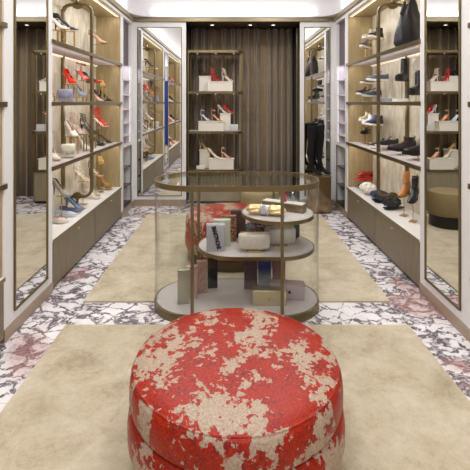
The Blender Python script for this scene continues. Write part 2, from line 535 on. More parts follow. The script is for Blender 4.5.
# mirrors on side walls (face the room)
wall_mirror((-W + 0.0, 3.155, 0), PI / 2, 0.50, 0.165, 2.73, 'tall mirror in bronze frame on left wall reflecting brown curtain and beige carpet')
wall_mirror((W - 0.0, 3.155, 0), -PI / 2, 0.50, 0.165, 2.73, 'tall mirror in bronze frame on right wall reflecting shoe shelves and olive ottoman')
# the side-wall mirrors behind the camera
wall_mirror((-W, 0.075, 0), PI / 2, 0.50, 0.165, 2.73, 'narrow mirror on left wall seen only in far left mirror')
# frontal panels beside the alcove
for (a0, a1, n) in ((-W, AX0, 'a'), (AX1, W, 'b')):
    b = MB().box(a0, a1, YF, YF + 0.018, 0.1, 2.831)
    struct(b.build('trim_%d' % tn, M_post)); tn += 1
    struct(MB().box(a0, a1, YF - 0.006, YF + 0.018, 0, 0.1).build('baseboard_back', M_kick))
mw = (AX0 + W) - 0.15
wall_mirror(((-W + AX0) / 2, YF - 0.001, 0), 0, mw, 0.165, 2.74, 'tall mirror left of curtain reflecting left shoe shelves and a blue panel')
mw = (W - AX1) - 0.15
wall_mirror(((W + AX1) / 2, YF - 0.001, 0), 0, mw, 0.165, 2.74, 'narrow tall mirror behind the black boots reflecting right shelves')

# glowing panel standing in for the blue rear doorway, seen in the mirror
t = thing('doorway_glow', 'tall blue glowing panel standing in for a doorway, seen only in mirror left of curtain', 'glowing_panel', (-0.55, YB, 0))
MB().box(-0.5, 0.5, 0.004, 0.03, 0.02, 2.35).build('glowing_panel', emis('blue_glow', (16, 44, 120), 0.8), t)
b = MB(); b.box(-0.53, -0.5, 0.002, 0.05, 0, 2.38); b.box(0.5, 0.53, 0.002, 0.05, 0, 2.38); b.box(-0.5, 0.5, 0.002, 0.05, 2.35, 2.38)
b.build('frame', M_darkbr, t)

# carpets
def rug(y0, y1, label):
    o = MB().box(-1.225, 1.225, y0, y1, 0.0, 0.012, 0.004).build('carpet', M_carpet)
    tag(o, label, 'carpet')
rug(0.2, 2.985, 'beige wool carpet under the large red ottoman in front')
pts = [(-1.225, 3.335)]
for k in range(25):
    a = PI - PI / 2 * k / 24
    pts.append((.001 - .325 + .33 * math.cos(a), 3.3355 + .32 * math.sin(a)))
for k in range(25):
    a = PI / 2 - PI / 2 * k / 24
    pts.append((.001 + .325 + .33 * math.cos(a), 3.3355 + .32 * math.sin(a)))
pts += [(1.225, 3.335), (1.225, 5.92), (-1.225, 5.92)]
tag(MB().prism(pts, 0, .012).build('carpet', M_carpet), 'beige wool carpet under the far red ottoman, behind the glass case', 'carpet')
rug(-2.3, -0.15, 'beige carpet at rear of shop, seen only in mirror')

# ------------------------------------------------------------------ shelving units
SZ = [2.125, 1.60, 1.055]; BZ = 0.44
lights = []
def area(name, loc, rot, sx, sy, e, col=(1, 0.93, 0.82), spread=None):
    l = bpy.data.lights.new(name, 'AREA'); l.shape = 'RECTANGLE'; l.size = sx; l.size_y = sy; l.energy = e; l.color = col
    if spread: l.spread = spread
    o = bpy.data.objects.new(name, l); COL.objects.link(o); o.location = loc; o.rotation_euler = rot
    return o

def shelving(s, y0, y1, side, which, detail=True):
    """s=-1 left wall, +1 right"""
    def bx(mb, xa, xb, ya, yb, za, zb, bev=0.0):
        a, c = sorted((s * xa, s * xb)); mb.box(a, c, ya, yb, za, zb, bev)
    t = thing('shelving_unit', 'built-in brass-edged shoe shelving on %s wall%s' % (side, which), 'shelf unit', (s * W, y0, 0))
    def P(mb, name, m, par=t, **k):
        mb.xf(Matrix.Translation((-s * W, -y0, 0)))
        return mb.build(name, m, par, **k)
    b = MB(); bx(b, W + D - 0.012, W + D + 0.008, y0 + .0015, y1 - .0015, BZ + .002, 2.783); P(b, 'back_panel', M_back)
    for ya, yb in ((y0 + 0.001, y0 + 0.018), (y1 - 0.018, y1 - 0.001)):
        b = MB(); bx(b, W + 0.012, W + D - 0.0125, ya, yb, BZ + .002, 2.783); P(b, 'side_panel', M_side)
    b = MB(); bx(b, W + 0.012, W + D - 0.0125, y0 + .0185, y1 - .0185, 2.76, 2.783); hd = P(b, 'top_panel', M_side)
    b = MB(); bx(b, W + 0.02, W + 0.05, y0 + .05, y1 - .05, 2.752, 2.7595); P(b, 'light_strip', M_strip, hd)
    for z in SZ:
        b = MB(); bx(b, W + 0.0, W + D - 0.0125, y0 + .0187, y1 - .0187, z - 0.028, z); sh = P(b, 'shelf', M_felt)
        b = MB(); bx(b, W - 0.014, W - 0.0005, y0 - 0.02, y1 + 0.02, z - 0.034, z + 0.002, 0.002); P(b, 'edge_trim', M_bronze, sh)
        b = MB(); bx(b, W + D - 0.035, W + D - 0.0125, y0 + 0.03, y1 - 0.03, z - 0.042, z - 0.0285); P(b, 'light_strip', M_strip, sh)
    # support ring in the middle
    ym = (y0 + y1) / 2 - 0.08
    xa, xb, za, zb, r = W + 0.01, W + D - 0.03, 0.575, 2.655, 0.085
    pts = []; nrm = []
    for (cx, cz, a0) in ((xb - r, zb - r, 0), (xa + r, zb - r, PI / 2), (xa + r, za + r, PI), (xb - r, za + r, 1.5 * PI)):
        for k in range(9):
            a = a0 + PI / 2 * k / 8
            pts.append(Vector((s * (cx + r * math.cos(a)), ym, cz + r * math.sin(a)))); nrm.append(Vector((s * math.cos(a), 0, math.sin(a))))
    b = MB(); b.rsweep(pts, lambda i: nrm[i], lambda i: Vector((0, 1, 0)), 0.014, 0.019); ring_ = P(b, 'support_frame', M_bronze)
    # scalloped ornament top and bottom
    xm = (xa + xb) / 2
    for zz, sg in ((zb - 0.01, -1), (za + 0.01, 1)):
        b = MB()
        prof = [(-0.085, 0), (-0.055, 0.006), (-0.035, 0.026), (-0.012, 0.036), (0.012, 0.036), (0.035, 0.026), (0.055, 0.006), (0.085, 0)]
        A = [Vector((s * (xm + u), ym - 0.014, zz + sg * w)) for u, w in prof] + [Vector((s * (xm + u), ym - 0.014, zz - sg * 0.006)) for u, w in reversed(prof)]
        B_ = [p + Vector((0, 0.028, 0)) for p in A]
        b.loft([A, B_])
        P(b, 'ornament', M_bronze, ring_)
    for zlo, zhi in ((BZ + 0.001, za - 0.013), (zb + 0.013, 2.758)):
        flip = zlo < 1
        z_a, z_b = (zlo, zhi) if flip else (zhi, zlo)
        d_ = 1 if flip else -1
        h = abs(zhi - zlo)
        pr = [(0.032, z_a), (0.032, z_a + d_ * 0.008), (0.012, z_a + d_ * 0.02), (0.012, z_b - d_ * 0.025), (0.045, z_b)]
        b = MB(); b.lathe(pr, s * xm, ym, 16)
        P(b, 'foot', M_bronze, ring_, smooth=True)
    # base cabinet
    c = thing('base_cabinet', 'taupe oak base cabinet under shelving on %s wall%s' % (side, which), 'cabinet', (s * W, y0, 0))
    b = MB(); bx(b, W + 0.02, W + D - .001, y0 + .002, y1 - .002, 0.05, BZ - 0.022); P(b, 'body', M_darkbr, c)
    b = MB(); bx(b, W + 0.03, W + D - .001, y0 + .002, y1 - .002, 0.0, 0.05); P(b, 'plinth', M_dark, c)
    b = MB(); bx(b, W - 0.005, W + D - .001, y0 + .002, y1 - .002, BZ - 0.021, BZ); P(b, 'worktop', M_top, c)
    b = MB(); bx(b, W - 0.011, W - 0.0055, y0 + .002, y1 - .002, BZ - 0.026, BZ - 0.001); P(b, 'edge_trim', M_cab, c)
    mid = (y0 + y1) / 2
    for ya, yb in ((y0 + 0.004, mid - 0.008), (mid + 0.008, y1 - 0.004)):
        b = MB(); bx(b, W, W + 0.019, ya, yb, 0.035, BZ - 0.03, 0.002); d_ = P(b, 'door', M_cab, c)
        b = MB(); yk = (ya + yb) / 2 + 0.02
        b.lathe([(0.004, 0), (0.004, 0.010), (0.010, 0.013), (0.010, 0.020), (0.007, 0.023)], 0, 0, 14)
        b.xf(Matrix.Translation((s * (W - 0.0), yk, BZ - 0.072)) @ Matrix.Rotation(-s * PI / 2, 4, 'Y'))
        P(b, 'knob', M_knob, d_, smooth=True)
    # lamps of the unit
    E = 1.0
    yc = (y0 + y1) / 2; L_ = y1 - y0 - 0.1
    for z in [2.745] + [q_ - 0.05 for q_ in SZ]:
        # LED profile behind the front edge, aimed down and back at the panel
        area('shelf_led', (s * (W + 0.03), yc, z), (0, -s * math.radians(48), 0), 0.03, L_, LED_E * (1.3 if z > 2.7 else 1.0), (1, 0.96, 0.90))
LED_E = 6.0
shelving(-1, 3.521, 5.719, 'left', ', full of shoes')
shelving(1, 3.521, 5.719, 'right', ', full of shoes')
shelving(-1, 0.471, 2.769, 'left', ', cut off by left edge of photo')
shelving(1, 0.471, 2.769, 'right', ', cut off by right edge of photo')

# niches at the far end of the side walls
def niche(s, side):
    y0, y1 = 5.841, 6.329
    t = thing('display_niche', 'narrow niche with white lit shelves at far end of %s wall' % side, 'niche', (s * W, y0, 0))
    def bx(mb, xa, xb, ya, yb, za, zb, bev=0.0):
        a, c = sorted((s * xa, s * xb)); mb.box(a, c, ya, yb, za, zb, bev)
    def P(mb, name, m, par=t, **k):
        mb.xf(Matrix.Translation((-s * W, -y0, 0))); return mb.build(name, m, par, **k)
    b = MB(); bx(b, W + 0.05, W + 0.33, y0, y1, 2.15, 2.784); P(b, 'upper_panel', M_plum)
    b = MB(); bx(b, W + 0.3, W + 0.33, y0, y1, 0.98, 2.149); bx(b, W + 0.02, W + 0.2999, y1 - 0.012, y1, 0.98, 2.149); bx(b, W + 0.02, W + 0.2999, y0, y0 + 0.012, 0.98, 2.149); P(b, 'lit_back', M_lav)
    for z in (1.93, 1.71, 1.50, 1.30, 1.12):
        b = MB(); bx(b, W + 0.02, W + 0.2995, y0 + 0.0125, y1 - 0.0125, z - 0.016, z); P(b, 'shelf', M_top)
    b = MB(); bx(b, W + 0.005, W + 0.33, y0, y1, 0.955, 0.979); P(b, 'counter', M_top)
    b = MB(); bx(b, W + 0.25, W + 0.33, y0, y1, 0.10, 0.954); P(b, 'lower_back', M_soff)
    for z in (0.10, 0.36, 0.63):
        b = MB(); bx(b, W + 0.02, W + 0.2495, y0 + 0.002, y1 - 0.002, z, z + 0.018); P(b, 'lower_shelf', M_dmir)
    b = MB(); bx(b, W + 0.001, W + 0.012, y0, y0 + 0.02, 0.09, 0.954); bx(b, W + 0.001, W + 0.012, y1 - 0.02, y1, 0.09, 0.954); bx(b, W + 0.001, W + 0.012, y0, y1, 0.09, 0.11)
    P(b, 'brass_frame', M_bronze)
    lights.append(area('niche_led', (s * (W + 0.06), (y0 + y1) / 2, 2.14), (0, -s * math.radians(30), 0), 0.02, 0.4, 1.1, (1, 0.96, 0.97)))
    b = MB(); bx(b, W + 0.022, W + 0.032, y1 - 0.02, y1 - 0.0125, 1.0, 2.14); P(b, 'light_strip', emis('niche_led_%s' % side, (255, 250, 252), 0.9))
niche(-1, 'left'); niche(1, 'right')

# ------------------------------------------------------------------ curtain in the alcove
b = MB(); n = 420
bot, top = [], []
xs = [AX0 + 0.01 + (AX1 - AX0 - 0.02) * i / n for i in range(n + 1)]
ph = 0; rings = []
phs = []
for i, x in enumerate(xs):
    ph += 2 * PI / n * (AX1 - AX0) / 0.15 * (1 + 0.35 * math.sin(x * 9.0 + 1) + 0.25 * math.sin(x * 23))
    phs.append(ph)
for z, am, sh in ((0.005, 0.055, 0.0), (0.9, 0.060, 0.5), (1.8, 0.056, 0.0), (2.5, 0.052, -0.3), (2.845, 0.045, 0.0)):
    row = []
    for x, p_ in zip(xs, phs):
        y = AY - 0.06 + am * math.sin(p_ + sh * math.sin(x * 5)) + 0.4 * am * math.sin(2 * p_ + 1)
        row.append(Vector((x, y, z)))
    rings.append(row)
b.loft(rings, closed=False, cap0=False, cap1=False)
cur = b.build('curtain', M_curt, smooth=True, solid=0.004); tag(cur, 'floor-length pleated taupe velvet curtain filling the back alcove', 'curtain')
cur.data.attributes.remove(cur.data.attributes['sharp_edge']) if 'sharp_edge' in cur.data.attributes else None

# alcove downlights
def downlight(x, y, z, label, r=0.035, e=0, group=None):
    t = thing('downlight', label, 'ceiling light', (x, y, z), 0, group)
    MB().lathe([(r, 0.0), (r * 1.25, 0.0), (r * 1.25, -0.006), (r, -0.006)], 0, 0, 20, cap=False).build('rim', M_post, t)
    MB().lathe([(r, -0.0005), (r, -0.003)], 0, 0, 20).build('lens', M_led, t)
    if e:
        l = bpy.data.lights.new('spot', 'SPOT'); l.energy = e; l.spot_size = math.radians(75); l.spot_blend = 0.7; l.shadow_soft_size = 0.04; l.color = (1, 0.9, 0.76)
        o = bpy.data.objects.new('spot_lamp', l); COL.objects.link(o); o.location = (x, y, z - 0.01)
for x, nm in ((-0.35, 'leftmost, above the brass shelf stand'), (0.27, 'middle one above the curtain'), (0.64, 'rightmost, near right end of curtain')):
    downlight(x, 6.78, 2.851, 'small round downlight in dark alcove soffit, ' + nm, 0.03, 16)

# ------------------------------------------------------------------ étagère
EX0, EX1, EY0, EY1 = -0.725, 0.15, 6.56, 6.96
def dshape(inset=0.0, n=12):
    r = (EY1 - EY0) / 2 - inset; cy = (EY0 + EY1) / 2; r2 = 0.17
    pts = [(EX0 + inset, EY1 - inset), (EX0 + inset, EY0 + inset)]
    cx = EX1 - (EY1 - EY0) / 2 * 0.75
    for k in range(n + 1):
        a = -PI / 2 + PI * k / n
        pts.append((cx + (EX1 - cx - inset) * math.cos(a), cy + r * math.sin(a)))
    return pts
t = thing('shelf_stand', 'brass shelf stand with rounded right end and oak base before the curtain', 'shelf stand', (EX0, EY0, 0))
T0 = Matrix.Translation((-EX0, -EY0, 0))
for z, nm in ((2.38, 'top_shelf'), (1.735, 'shelf'), (1.105, 'shelf')):
    sh = MB().prism(dshape(0.012), z + 0.002, z + 0.034).xf(T0).build(nm, M_felt if z < 2 else M_bronze, t)
    MB().prism(dshape(0.0), z - 0.004, z + 0.036, dshape(0.0115)).xf(T0).build('edge_trim', M_bronze, sh)
MB().prism(dshape(0.02), 0.04, 0.50).xf(T0).build('base_drum', M_et, t)
MB().prism(dshape(0.03), 0.0, 0.039).xf(T0).build('plinth', M_dark, t)
MB().prism(dshape(0.0), 0.5005, 0.535).xf(T0).build('base_top', M_bronze, t)
EC = []
for (x, y) in ((EX0 + 0.01, EY0 + 0.01), (EX0 + 0.01, EY1 - 0.01), (EX1 - 0.012, (EY0 + EY1) / 2 + 0.0), (EX1 - 0.035, EY0 + 0.085)):
    MB().box(x - 0.009, x + 0.009, y - 0.009, y + 0.009, 0.5355, 2.376, 0.002).xf(T0).build('post', M_bronze, t)
for z in (2.374, 1.729, 1.099):
    for x in (-0.58, -0.29, 0.0):
        MB().lathe([(0.009, z + 0.0), (0.009, z - 0.003)], x, (EY0 + EY1) / 2 - 0.06, 14).xf(T0).build('spotlight', M_led, t)
    for x in (-0.58, -0.29, 0.0):
        l = bpy.data.lights.new('stand_lamp', 'SPOT'); l.energy = 3.0; l.spot_size = math.radians(110); l.spot_blend = 0.6; l.shadow_soft_size = 0.02; l.color = (1, 0.9, 0.78)
        o = bpy.data.objects.new('stand_lamp', l); COL.objects.link(o); o.location = (x, (EY0 + EY1) / 2 - 0.06, z - 0.008)

# display blocks
def block(x0, x1, y0, y1, z0, z1, label):
    t = thing('display_block', label, 'display block', ((x0 + x1) / 2, (y0 + y1) / 2, z0))
    hx, hy, h = (x1 - x0) / 2, (y1 - y0) / 2, z1 - z0
    MB().box(-hx + 0.008, hx - 0.008, -hy + 0.008, hy - 0.008, 0.0, h - 0.014, 0.002).build('body', M_plinth, t)
    MB().box(-hx, hx, -hy, hy, h - 0.0135, h, 0.002).build('top', M_plinth, t)
    MB().box(-hx + 0.004, hx - 0.004, -hy + 0.004, hy - 0.004, 0.0, 0.008).build('skirting', M_plinth, t)
def ex(px, d=6.72): return (px - PX) / F * d + CX
Z1, Z2, Z3 = 1.7715, 1.1415, 0.5355
block(ex(198.5), ex(212), 6.74, 6.93, Z1, Z1 + 0.25, 'tall ivory display block at left on top tier of brass stand')
block(ex(207.5), ex(233), 6.585, 6.735, Z1, Z1 + 0.155, 'low wide ivory display block on top tier of brass stand')
block(ex(198.5), ex(224.5), 6.585, 6.735, Z2, Z2 + 0.155, 'low wide ivory display block on middle tier of brass stand')
block(ex(219.5), ex(231), 6.74, 6.93, Z2, Z2 + 0.275, 'tall ivory display block at right on middle tier of brass stand')
block(ex(199), ex(210), 6.74, 6.93, Z3, Z3 + 0.29, 'tall ivory display block at left on lowest tier of brass stand')
block(ex(209), ex(234), 6.585, 6.735, Z3, Z3 + 0.17, 'low wide ivory display block on lowest tier of brass stand')

# ------------------------------------------------------------------ footwear
def interp(tab, t):
    for i in range(len(tab) - 1):
        a, b_ = tab[i], tab[i + 1]
        if t <= b_[0]:
            u = (t - a[0]) / (b_[0] - a[0]) if b_[0] > a[0] else 0
            u = u * u * (3 - 2 * u)
            return a[1] + (b_[1] - a[1]) * u
    return tab[-1][1]
WP = [(0, .010), (.05, .024), (.18, .030), (.4, .027), (.66, .039), (.8, .033), (.93, .015), (1, .003)]
WR = [(0, .014), (.05, .029), (.18, .034), (.4, .032), (.66, .044), (.82, .043), (.93, .034), (1, .014)]
def footbed(h):
    return [(0, h), (.2, h * .97), (.45, h * .5), (.70, 0.004), (.9, 0.003), (1, 0.010)]
ST = [0, .025, .06, .12, .2, .3, .4, .5, .6, .68, .76, .84, .9, .95, 1.0]
def plate(mb, L, wt, zb, thick, grow=0.0, z_extra=0.0, t0=0, t1=1):
    rings = []
    for t in ST:
        if t < t0 or t > t1: continue
        w = interp(wt, t) + grow; z = interp(zb, t) + z_extra; x = (t - 0.5) * (L + 2 * grow)
        rings.append([Vector((x, -w, z)), Vector((x, w, z)), Vector((x, w, z + thick)), Vector((x, -w, z + thick))])
    mb.loft(rings)
def upper(mb, L, wt, zb, ht, open_, zoff=0.0, cut=0.30, na=12, pw=0.75):
    rings = []
    for t in ST:
        w = interp(wt, t); z = interp(zb, t) + zoff; H = interp(ht, t); x = (t - 0.5) * L
        row = []
        for k in range(na + 1):
            a = PI * k / na
            row.append(Vector((x, w * math.cos(a) * (1 + 0.04 * math.sin(a)), z + H * max(0, math.sin(a)) ** pw)))
        rings.append(row)
    lo, hi = cut * na, (1 - cut) * na
    def skip(i, j):
        tm = (ST[i] + ST[i + 1]) / 2
        return open_[0] < tm < open_[1] and lo - 0.01 <= j + 0.0 and j + 1 <= hi + 0.01
    mb.loft(rings, closed=False, cap0=True, cap1=True, skip=skip)
def arc(x0, w, z0, h, x1=None, n=10):
    x1 = x0 if x1 is None else x1
    return [Vector((x0 + (x1 - x0) * math.sin(PI * k / n), w * math.cos(PI * k / n), z0 + h * math.sin(PI * k / n))) for k in range(n + 1)]
def stiletto(mb, L, h, r0=0.020, r1=0.005, x_shift=0.0):
    xt = -0.5 * L + 0.030; xb = -0.5 * L + 0.022 + x_shift
    rings = []
    for k in range(6):
        u = k / 5; z = h * (1 - u); r = r0 + (r1 - r0) * (u ** 0.55); x = xt + (xb - xt) * u
        rings.append([Vector((x + r * math.cos(2 * PI * j / 10), r * 0.85 * math.sin(2 * PI * j / 10), z)) for j in range(10)])
    mb.loft(rings)

PROTO = {}
def make(kind, c1, c2=None, c3=None):
    key = (kind, c1, c2, c3)
    if key in PROTO: return copy_tree(PROTO[key])
    names = {'pump': 'pump', 'sandal': 'heeled_sandal', 'cage': 'heeled_sandal', 'flat': 'flat_shoe', 'sneaker': 'sneaker', 'hightop': 'high_top_sneaker',
             'combat': 'combat_boot', 'ankle': 'ankle_boot', 'fur': 'fur_slide', 'loafer': 'loafer', 'lowsandal': 'low_sandal'}
    r = bpy.data.objects.new(names[kind], None); r.empty_display_size = 0.05; COL.objects.link(r)
    c2 = c2 or (200, 170, 120); c3 = c3 or c2
    m1 = cm(c1, 0.35); m2 = cm(c2, 0.45); m3 = cm(c3, 0.4)
    L = 0.235
    if kind == 'pump':
        h = 0.112; zb = footbed(h)
        ht = [(0, .058), (.12, .062), (.35, .046), (.58, .042), (.75, .034), (1, .012)]
        b = MB(); upper(b, L, WP, zb, ht, (.05, .60), 0.003); b.build('upper', m1, r, smooth=True, solid=0.002)
        b = MB(); plate(b, L, WP, zb, 0.004); b.build('sole', m2, r)
        b = MB(); plate(b, L, WP, zb, 0.001, -0.003, 0.0045, 0.02, 0.7); b.build('insole', m2, r)
        b = MB(); stiletto(b, L, h); b.build('heel', m1, r, smooth=True)
    elif kind in ('sandal', 'cage'):
        h = 0.108; zb = footbed(h)
        b = MB(); plate(b, L, WR, zb, 0.006); b.build('sole', m2, r)
        b = MB(); stiletto(b, L, h, 0.018, 0.006); b.build('heel', m1, r, smooth=True)
        b = MB()
        fr = [.66, .74] if kind == 'sandal' else [.5, .58, .66, .74, .82]
        for t in fr:
            b.tube(arc((t - .5) * L, interp(WR, t), interp(zb, t) + .004, .034 - .02 * (t - .5)), 0.0045, 6, flat=0.5)
        b.build('front_strap', m1, r, smooth=True)
        b = MB()
        b.tube([Vector(((.04 - .5) * L, 0, interp(zb, .04))), Vector(((.03 - .5) * L, 0, h + 0.05)), Vector(((.06 - .5) * L, 0, h + 0.085))], 0.006, 6)
        b.build('heel_strap', m1, r, smooth=True)
        b = MB()
        zs = [0.085] if kind == 'sandal' else [0.045, 0.07, 0.095, 0.12]
        for dz in zs:
            xc = (.17 - .5) * L + 0.15 * (0.12 - dz); R = 0.034
            b.tube([Vector((xc + R * math.cos(2 * PI * k / 12), 0.8 * R * math.sin(2 * PI * k / 12), h + dz - 0.012 * math.cos(2 * PI * k / 12))) for k in range(12)], 0.0038, 6, closed=True)
        if kind == 'cage':
            for sg in (-1, 1):
                b.tube([Vector(((.5 - .5) * L, sg * .028, interp(zb, .5) + .02)), Vector(((.32 - .5) * L, sg * .03, h + 0.03)), Vector(((.2 - .5) * L, sg * .028, h + .12))], 0.0035, 6)
        b.build('ankle_strap', m3, r, smooth=True)
    elif kind in ('flat', 'loafer', 'lowsandal'):
        zb = footbed(0.014); wt = WP if kind == 'flat' else WR
        b = MB(); plate(b, L, wt, zb, 0.006); b.box(-L / 2 + .004, -L / 2 + .05, -.024, .024, 0, .014); b.build('sole', m2, r)
        if kind == 'lowsandal':
            b = MB()
            for t in (.35, .6, .72): b.tube(arc((t - .5) * L, interp(wt, t), interp(zb, t) + .004, .045), 0.008, 6, flat=.4)
            b.build('strap', m1, r, smooth=True)
        else:
            H = [(0, .05), (.12, .052), (.35, .040), (.5, .045 if kind == 'flat' else .06), (.75, .035), (1, .014)]
            b = MB(); upper(b, L, wt, zb, H, (.05, .62 if kind == 'flat' else .46), 0.004); b.build('upper', m1, r, smooth=True, solid=0.002)
            b = MB(); plate(b, L, wt, zb, 0.001, -0.003, 0.0068, 0.02, 0.7); b.build('insole', m3, r)
            if kind == 'loafer':
                b = MB(); b.tube(arc(.0 * L, .036, .03, .034), 0.006, 6, flat=.5); b.build('band', m3, r, smooth=True)
    elif kind in ('sneaker', 'hightop', 'combat'):
        L = 0.285; th = 0.024 if kind != 'combat' else 0.034
        zb = [(0, 0.004), (.2, 0), (.7, 0), (1, .012)]
        b = MB(); plate(b, L, WR, zb, th, 0.003)
        if kind == 'combat':
            for k in range(9): b.box(-L / 2 + .01 + k * .029, -L / 2 + .024 + k * .029, -.046 if 3 < k < 8 else -.036, .046 if 3 < k < 8 else .036, -.0, .010)
        b.build('sole', m2, r)
        ah = {'sneaker': .072, 'hightop': .085, 'combat': .09}[kind]
        H = [(0, ah * .9), (.15, ah), (.34, ah * 1.0), (.6, .055), (.8, .042), (1, .022)]
        b = MB(); upper(b, L, WR, zb, H, (.05, .40) if kind == 'sneaker' else (2, 3), th - 0.001, 0.25); b.build('upper', m1, r, smooth=True, solid=0.003)
        if kind != 'sneaker':
            sh = 0.135 if kind == 'hightop' else 0.255
            b = MB(); rings = []
            for k in range(8):
                u = k / 7; z = 0.075 + (sh - 0.075) * u
                cx = -L * .27 + 0.01 * (1 - u); rx = .058 - .006 * math.sin(u * PI) ; ry = .040
                rings.append([Vector((cx + rx * math.cos(2 * PI * j / 18), ry * math.sin(2 * PI * j / 18), z + 0.006 * math.cos(2 * PI * j / 18) * u)) for j in range(18)])
            b.loft(rings, cap0=False, cap1=False); b.build('shaft', m1, r, smooth=True, solid=0.003)
            b = MB(); xb = -L * .27 - .058
            b.tube([Vector((xb, 0, sh - .02)), Vector((xb - .008, 0, sh + .006)), Vector((xb + .008, 0, sh + .014)), Vector((xb + .006, 0, sh - .01))], 0.004, 6); b.build('pull_tab', m1, r, smooth=True)
        b = MB()
        nl = {'sneaker': 5, 'hightop': 7, 'combat': 10}[kind]
        for k in range(nl):
            if kind == 'sneaker' or k < 5:
                t = .62 - k * .045; x = (t - .5) * L; z = th + interp(H, t) * .97
            else:
                x = -L * .27 + .055; z = .10 + (k - 4) * .024
            w = .017
            b.tube([Vector((x - .004, -w, z - .004)), Vector((x, 0, z + .004)), Vector((x + .006, w, z - .004))], 0.003, 5)
        b.build('laces', m3, r, smooth=True)
        b = MB(); xt = (.36 - .5) * L
        if kind == 'sneaker':
            b.loft([[Vector((xt + .03, -.018, .085)), Vector((xt + .03, .018, .085)), Vector((xt + .03, .018, .09)), Vector((xt + .03, -.018, .09))],
                    [Vector((xt - .012, -.022, .118)), Vector((xt - .012, .022, .118)), Vector((xt - .006, .022, .122)), Vector((xt - .006, -.022, .122))]])
            b.build('tongue', m1, r)
    elif kind == 'ankle':
        L = 0.235; h = 0.075; zb = footbed(h)
        b = MB(); plate(b, L, WP, zb, 0.005); b.build('sole', m2, r)
        H = [(0, .07), (.2, .085), (.4, .085), (.6, .055), (.8, .036), (1, .012)]
        b = MB(); upper(b, L, WP, zb, H, (2, 3), 0.004); b.build('upper', m1, r, smooth=True)
        b = MB(); rings = []
        for k in range(8):
            u = k / 7; z = h + .045 + .12 * u
            cx = -L * .27 + .012 * (1 - u); rx = .046 - .013 * math.sin(min(1, u * 1.4) * PI * .5) + .008 * u; ry = .029 + .003 * u
            rings.append([Vector((cx + rx * math.cos(2 * PI * j / 16), ry * math.sin(2 * PI * j / 16), z)) for j in range(16)])
        b.loft(rings, cap0=False, cap1=False); b.build('shaft', m1, r, smooth=True, solid=0.003)
        b = MB(); stiletto(b, L, h, .026, .017); b.build('heel', m2, r, smooth=True)
        b = MB(); b.tube([Vector((-L * .27 - .05, 0, h + .14)), Vector((-L * .27 - .06, 0, h + .18)), Vector((-L * .27 - .045, 0, h + .17))], .004, 6); b.build('pull_tab', m1, r)
    elif kind == 'fur':
        zb = footbed(0.012)
        b = MB(); plate(b, L, WR, zb, 0.012); b.build('sole', m2, r)
        rnd = random.Random(3)
        t_ = bmesh.new(); bmesh.ops.create_icosphere(t_, subdivisions=4, radius=1.0)
        for v in t_.verts:
            k = 1 + rnd.uniform(-.16, .24)
            v.co = Vector((.02 + .092 * v.co.x * k, .058 * v.co.y * k, .066 + .058 * v.co.z * k * (1 if v.co.z > 0 else .8)))
        b = MB(); b.join(t_); b.build('fur_band', cm(c1, 0.9), r)
    PROTO[key] = r
    return r

# display stands
SP = {}
def stand(kind, x, y, z0, z1, rz, label, w=0.085, l=0.19, group=None):
    h = round(z1 - z0, 2); key = (kind, h, w, l)
    if key not in SP:
        if kind == 'riser':
            r = bpy.data.objects.new('display_riser', None); COL.objects.link(r)
            MB().box(-l / 2, l / 2, -w / 2, w / 2, h - 0.006, h, .001).build('plate', M_gold, r)
            for sx in (-1, 1):
                b = MB()
                b.box(sx * (l / 2 - .006) - .005, sx * (l / 2 - .006) + .005, -w / 2, -w / 2 + .01, 0, h - .0065)
                b.box(sx * (l / 2 - .006) - .005, sx * (l / 2 - .006) + .005, w / 2 - .01, w / 2, 0, h - .0065)
                b.build('leg', M_gold, r)
        else:
            r = bpy.data.objects.new('shoe_stand', None); COL.objects.link(r)
            MB().box(-.045, .045, -.03, .03, 0, .005, .001).build('base', M_gold, r)
            MB().lathe([(.004, .0065), (.004, h - .0055)], 0, 0, 8).build('stem', M_gold, r)
            MB().box(-l / 2, l / 2, -.02, .02, h - .005, h, .001).build('plate', M_gold, r)
        r.empty_display_size = .05
        SP[key] = r; c = r
    else:
        c = copy_tree(SP[key])
    c.location = (x, y, z0); c.rotation_euler = (0, 0, rz); c.scale = (1, 1, (z1 - z0) / h)
    c['label'] = label; c['category'] = 'stand'
    if group: c['group'] = group
    return c

BLK = (24, 23, 26); WHT = (236, 232, 226); RED = (206, 30, 24); NUD = (214, 176, 152); NAVY = (34, 42, 84); GREY = (150, 158, 176)
GLD = (190, 150, 84); SLV = (206, 202, 204); CRM = (222, 214, 196); TAN = (204, 172, 126)
def shelf_item(s, px, xr, z, shelf_z, kind, cols, yaw, label, scale=1.0, stem=False, cat='shoe', fl=None):
    """stand one shoe on a wall shelf; xr lateral distance from camera axis, yaw: degrees the toe turns towards the room entrance"""
    d = F * xr / abs(px - PX); X = s * xr + CX
    rz = -math.radians(yaw) if s < 0 else PI + math.radians(yaw)
    o = make(kind, *cols)
    o['label'] = label; o['category'] = cat
    zz = z
    if z - shelf_z < 0.03: zz = shelf_z + 0.003
    o.location = (X, d, zz); o.rotation_euler = (0, 0, rz); o.scale = (scale,) * 3
    if zz > shelf_z + 0.03:
        short = label.split(',')[0]
        if s > 0: stem = True
        if zz - shelf_z > .2: stem = True
        kd = 'stem' if stem else 'riser'
        stand(kd, X, d, shelf_z + .0025, zz - .0005, rz, ('gold stem stand under the ' if stem else 'gold riser under the ') + short, w=.06, l=.17 if not stem else .12)
    return o
def zpy(py, d): return 1.6 - (py - HZ) * d / F
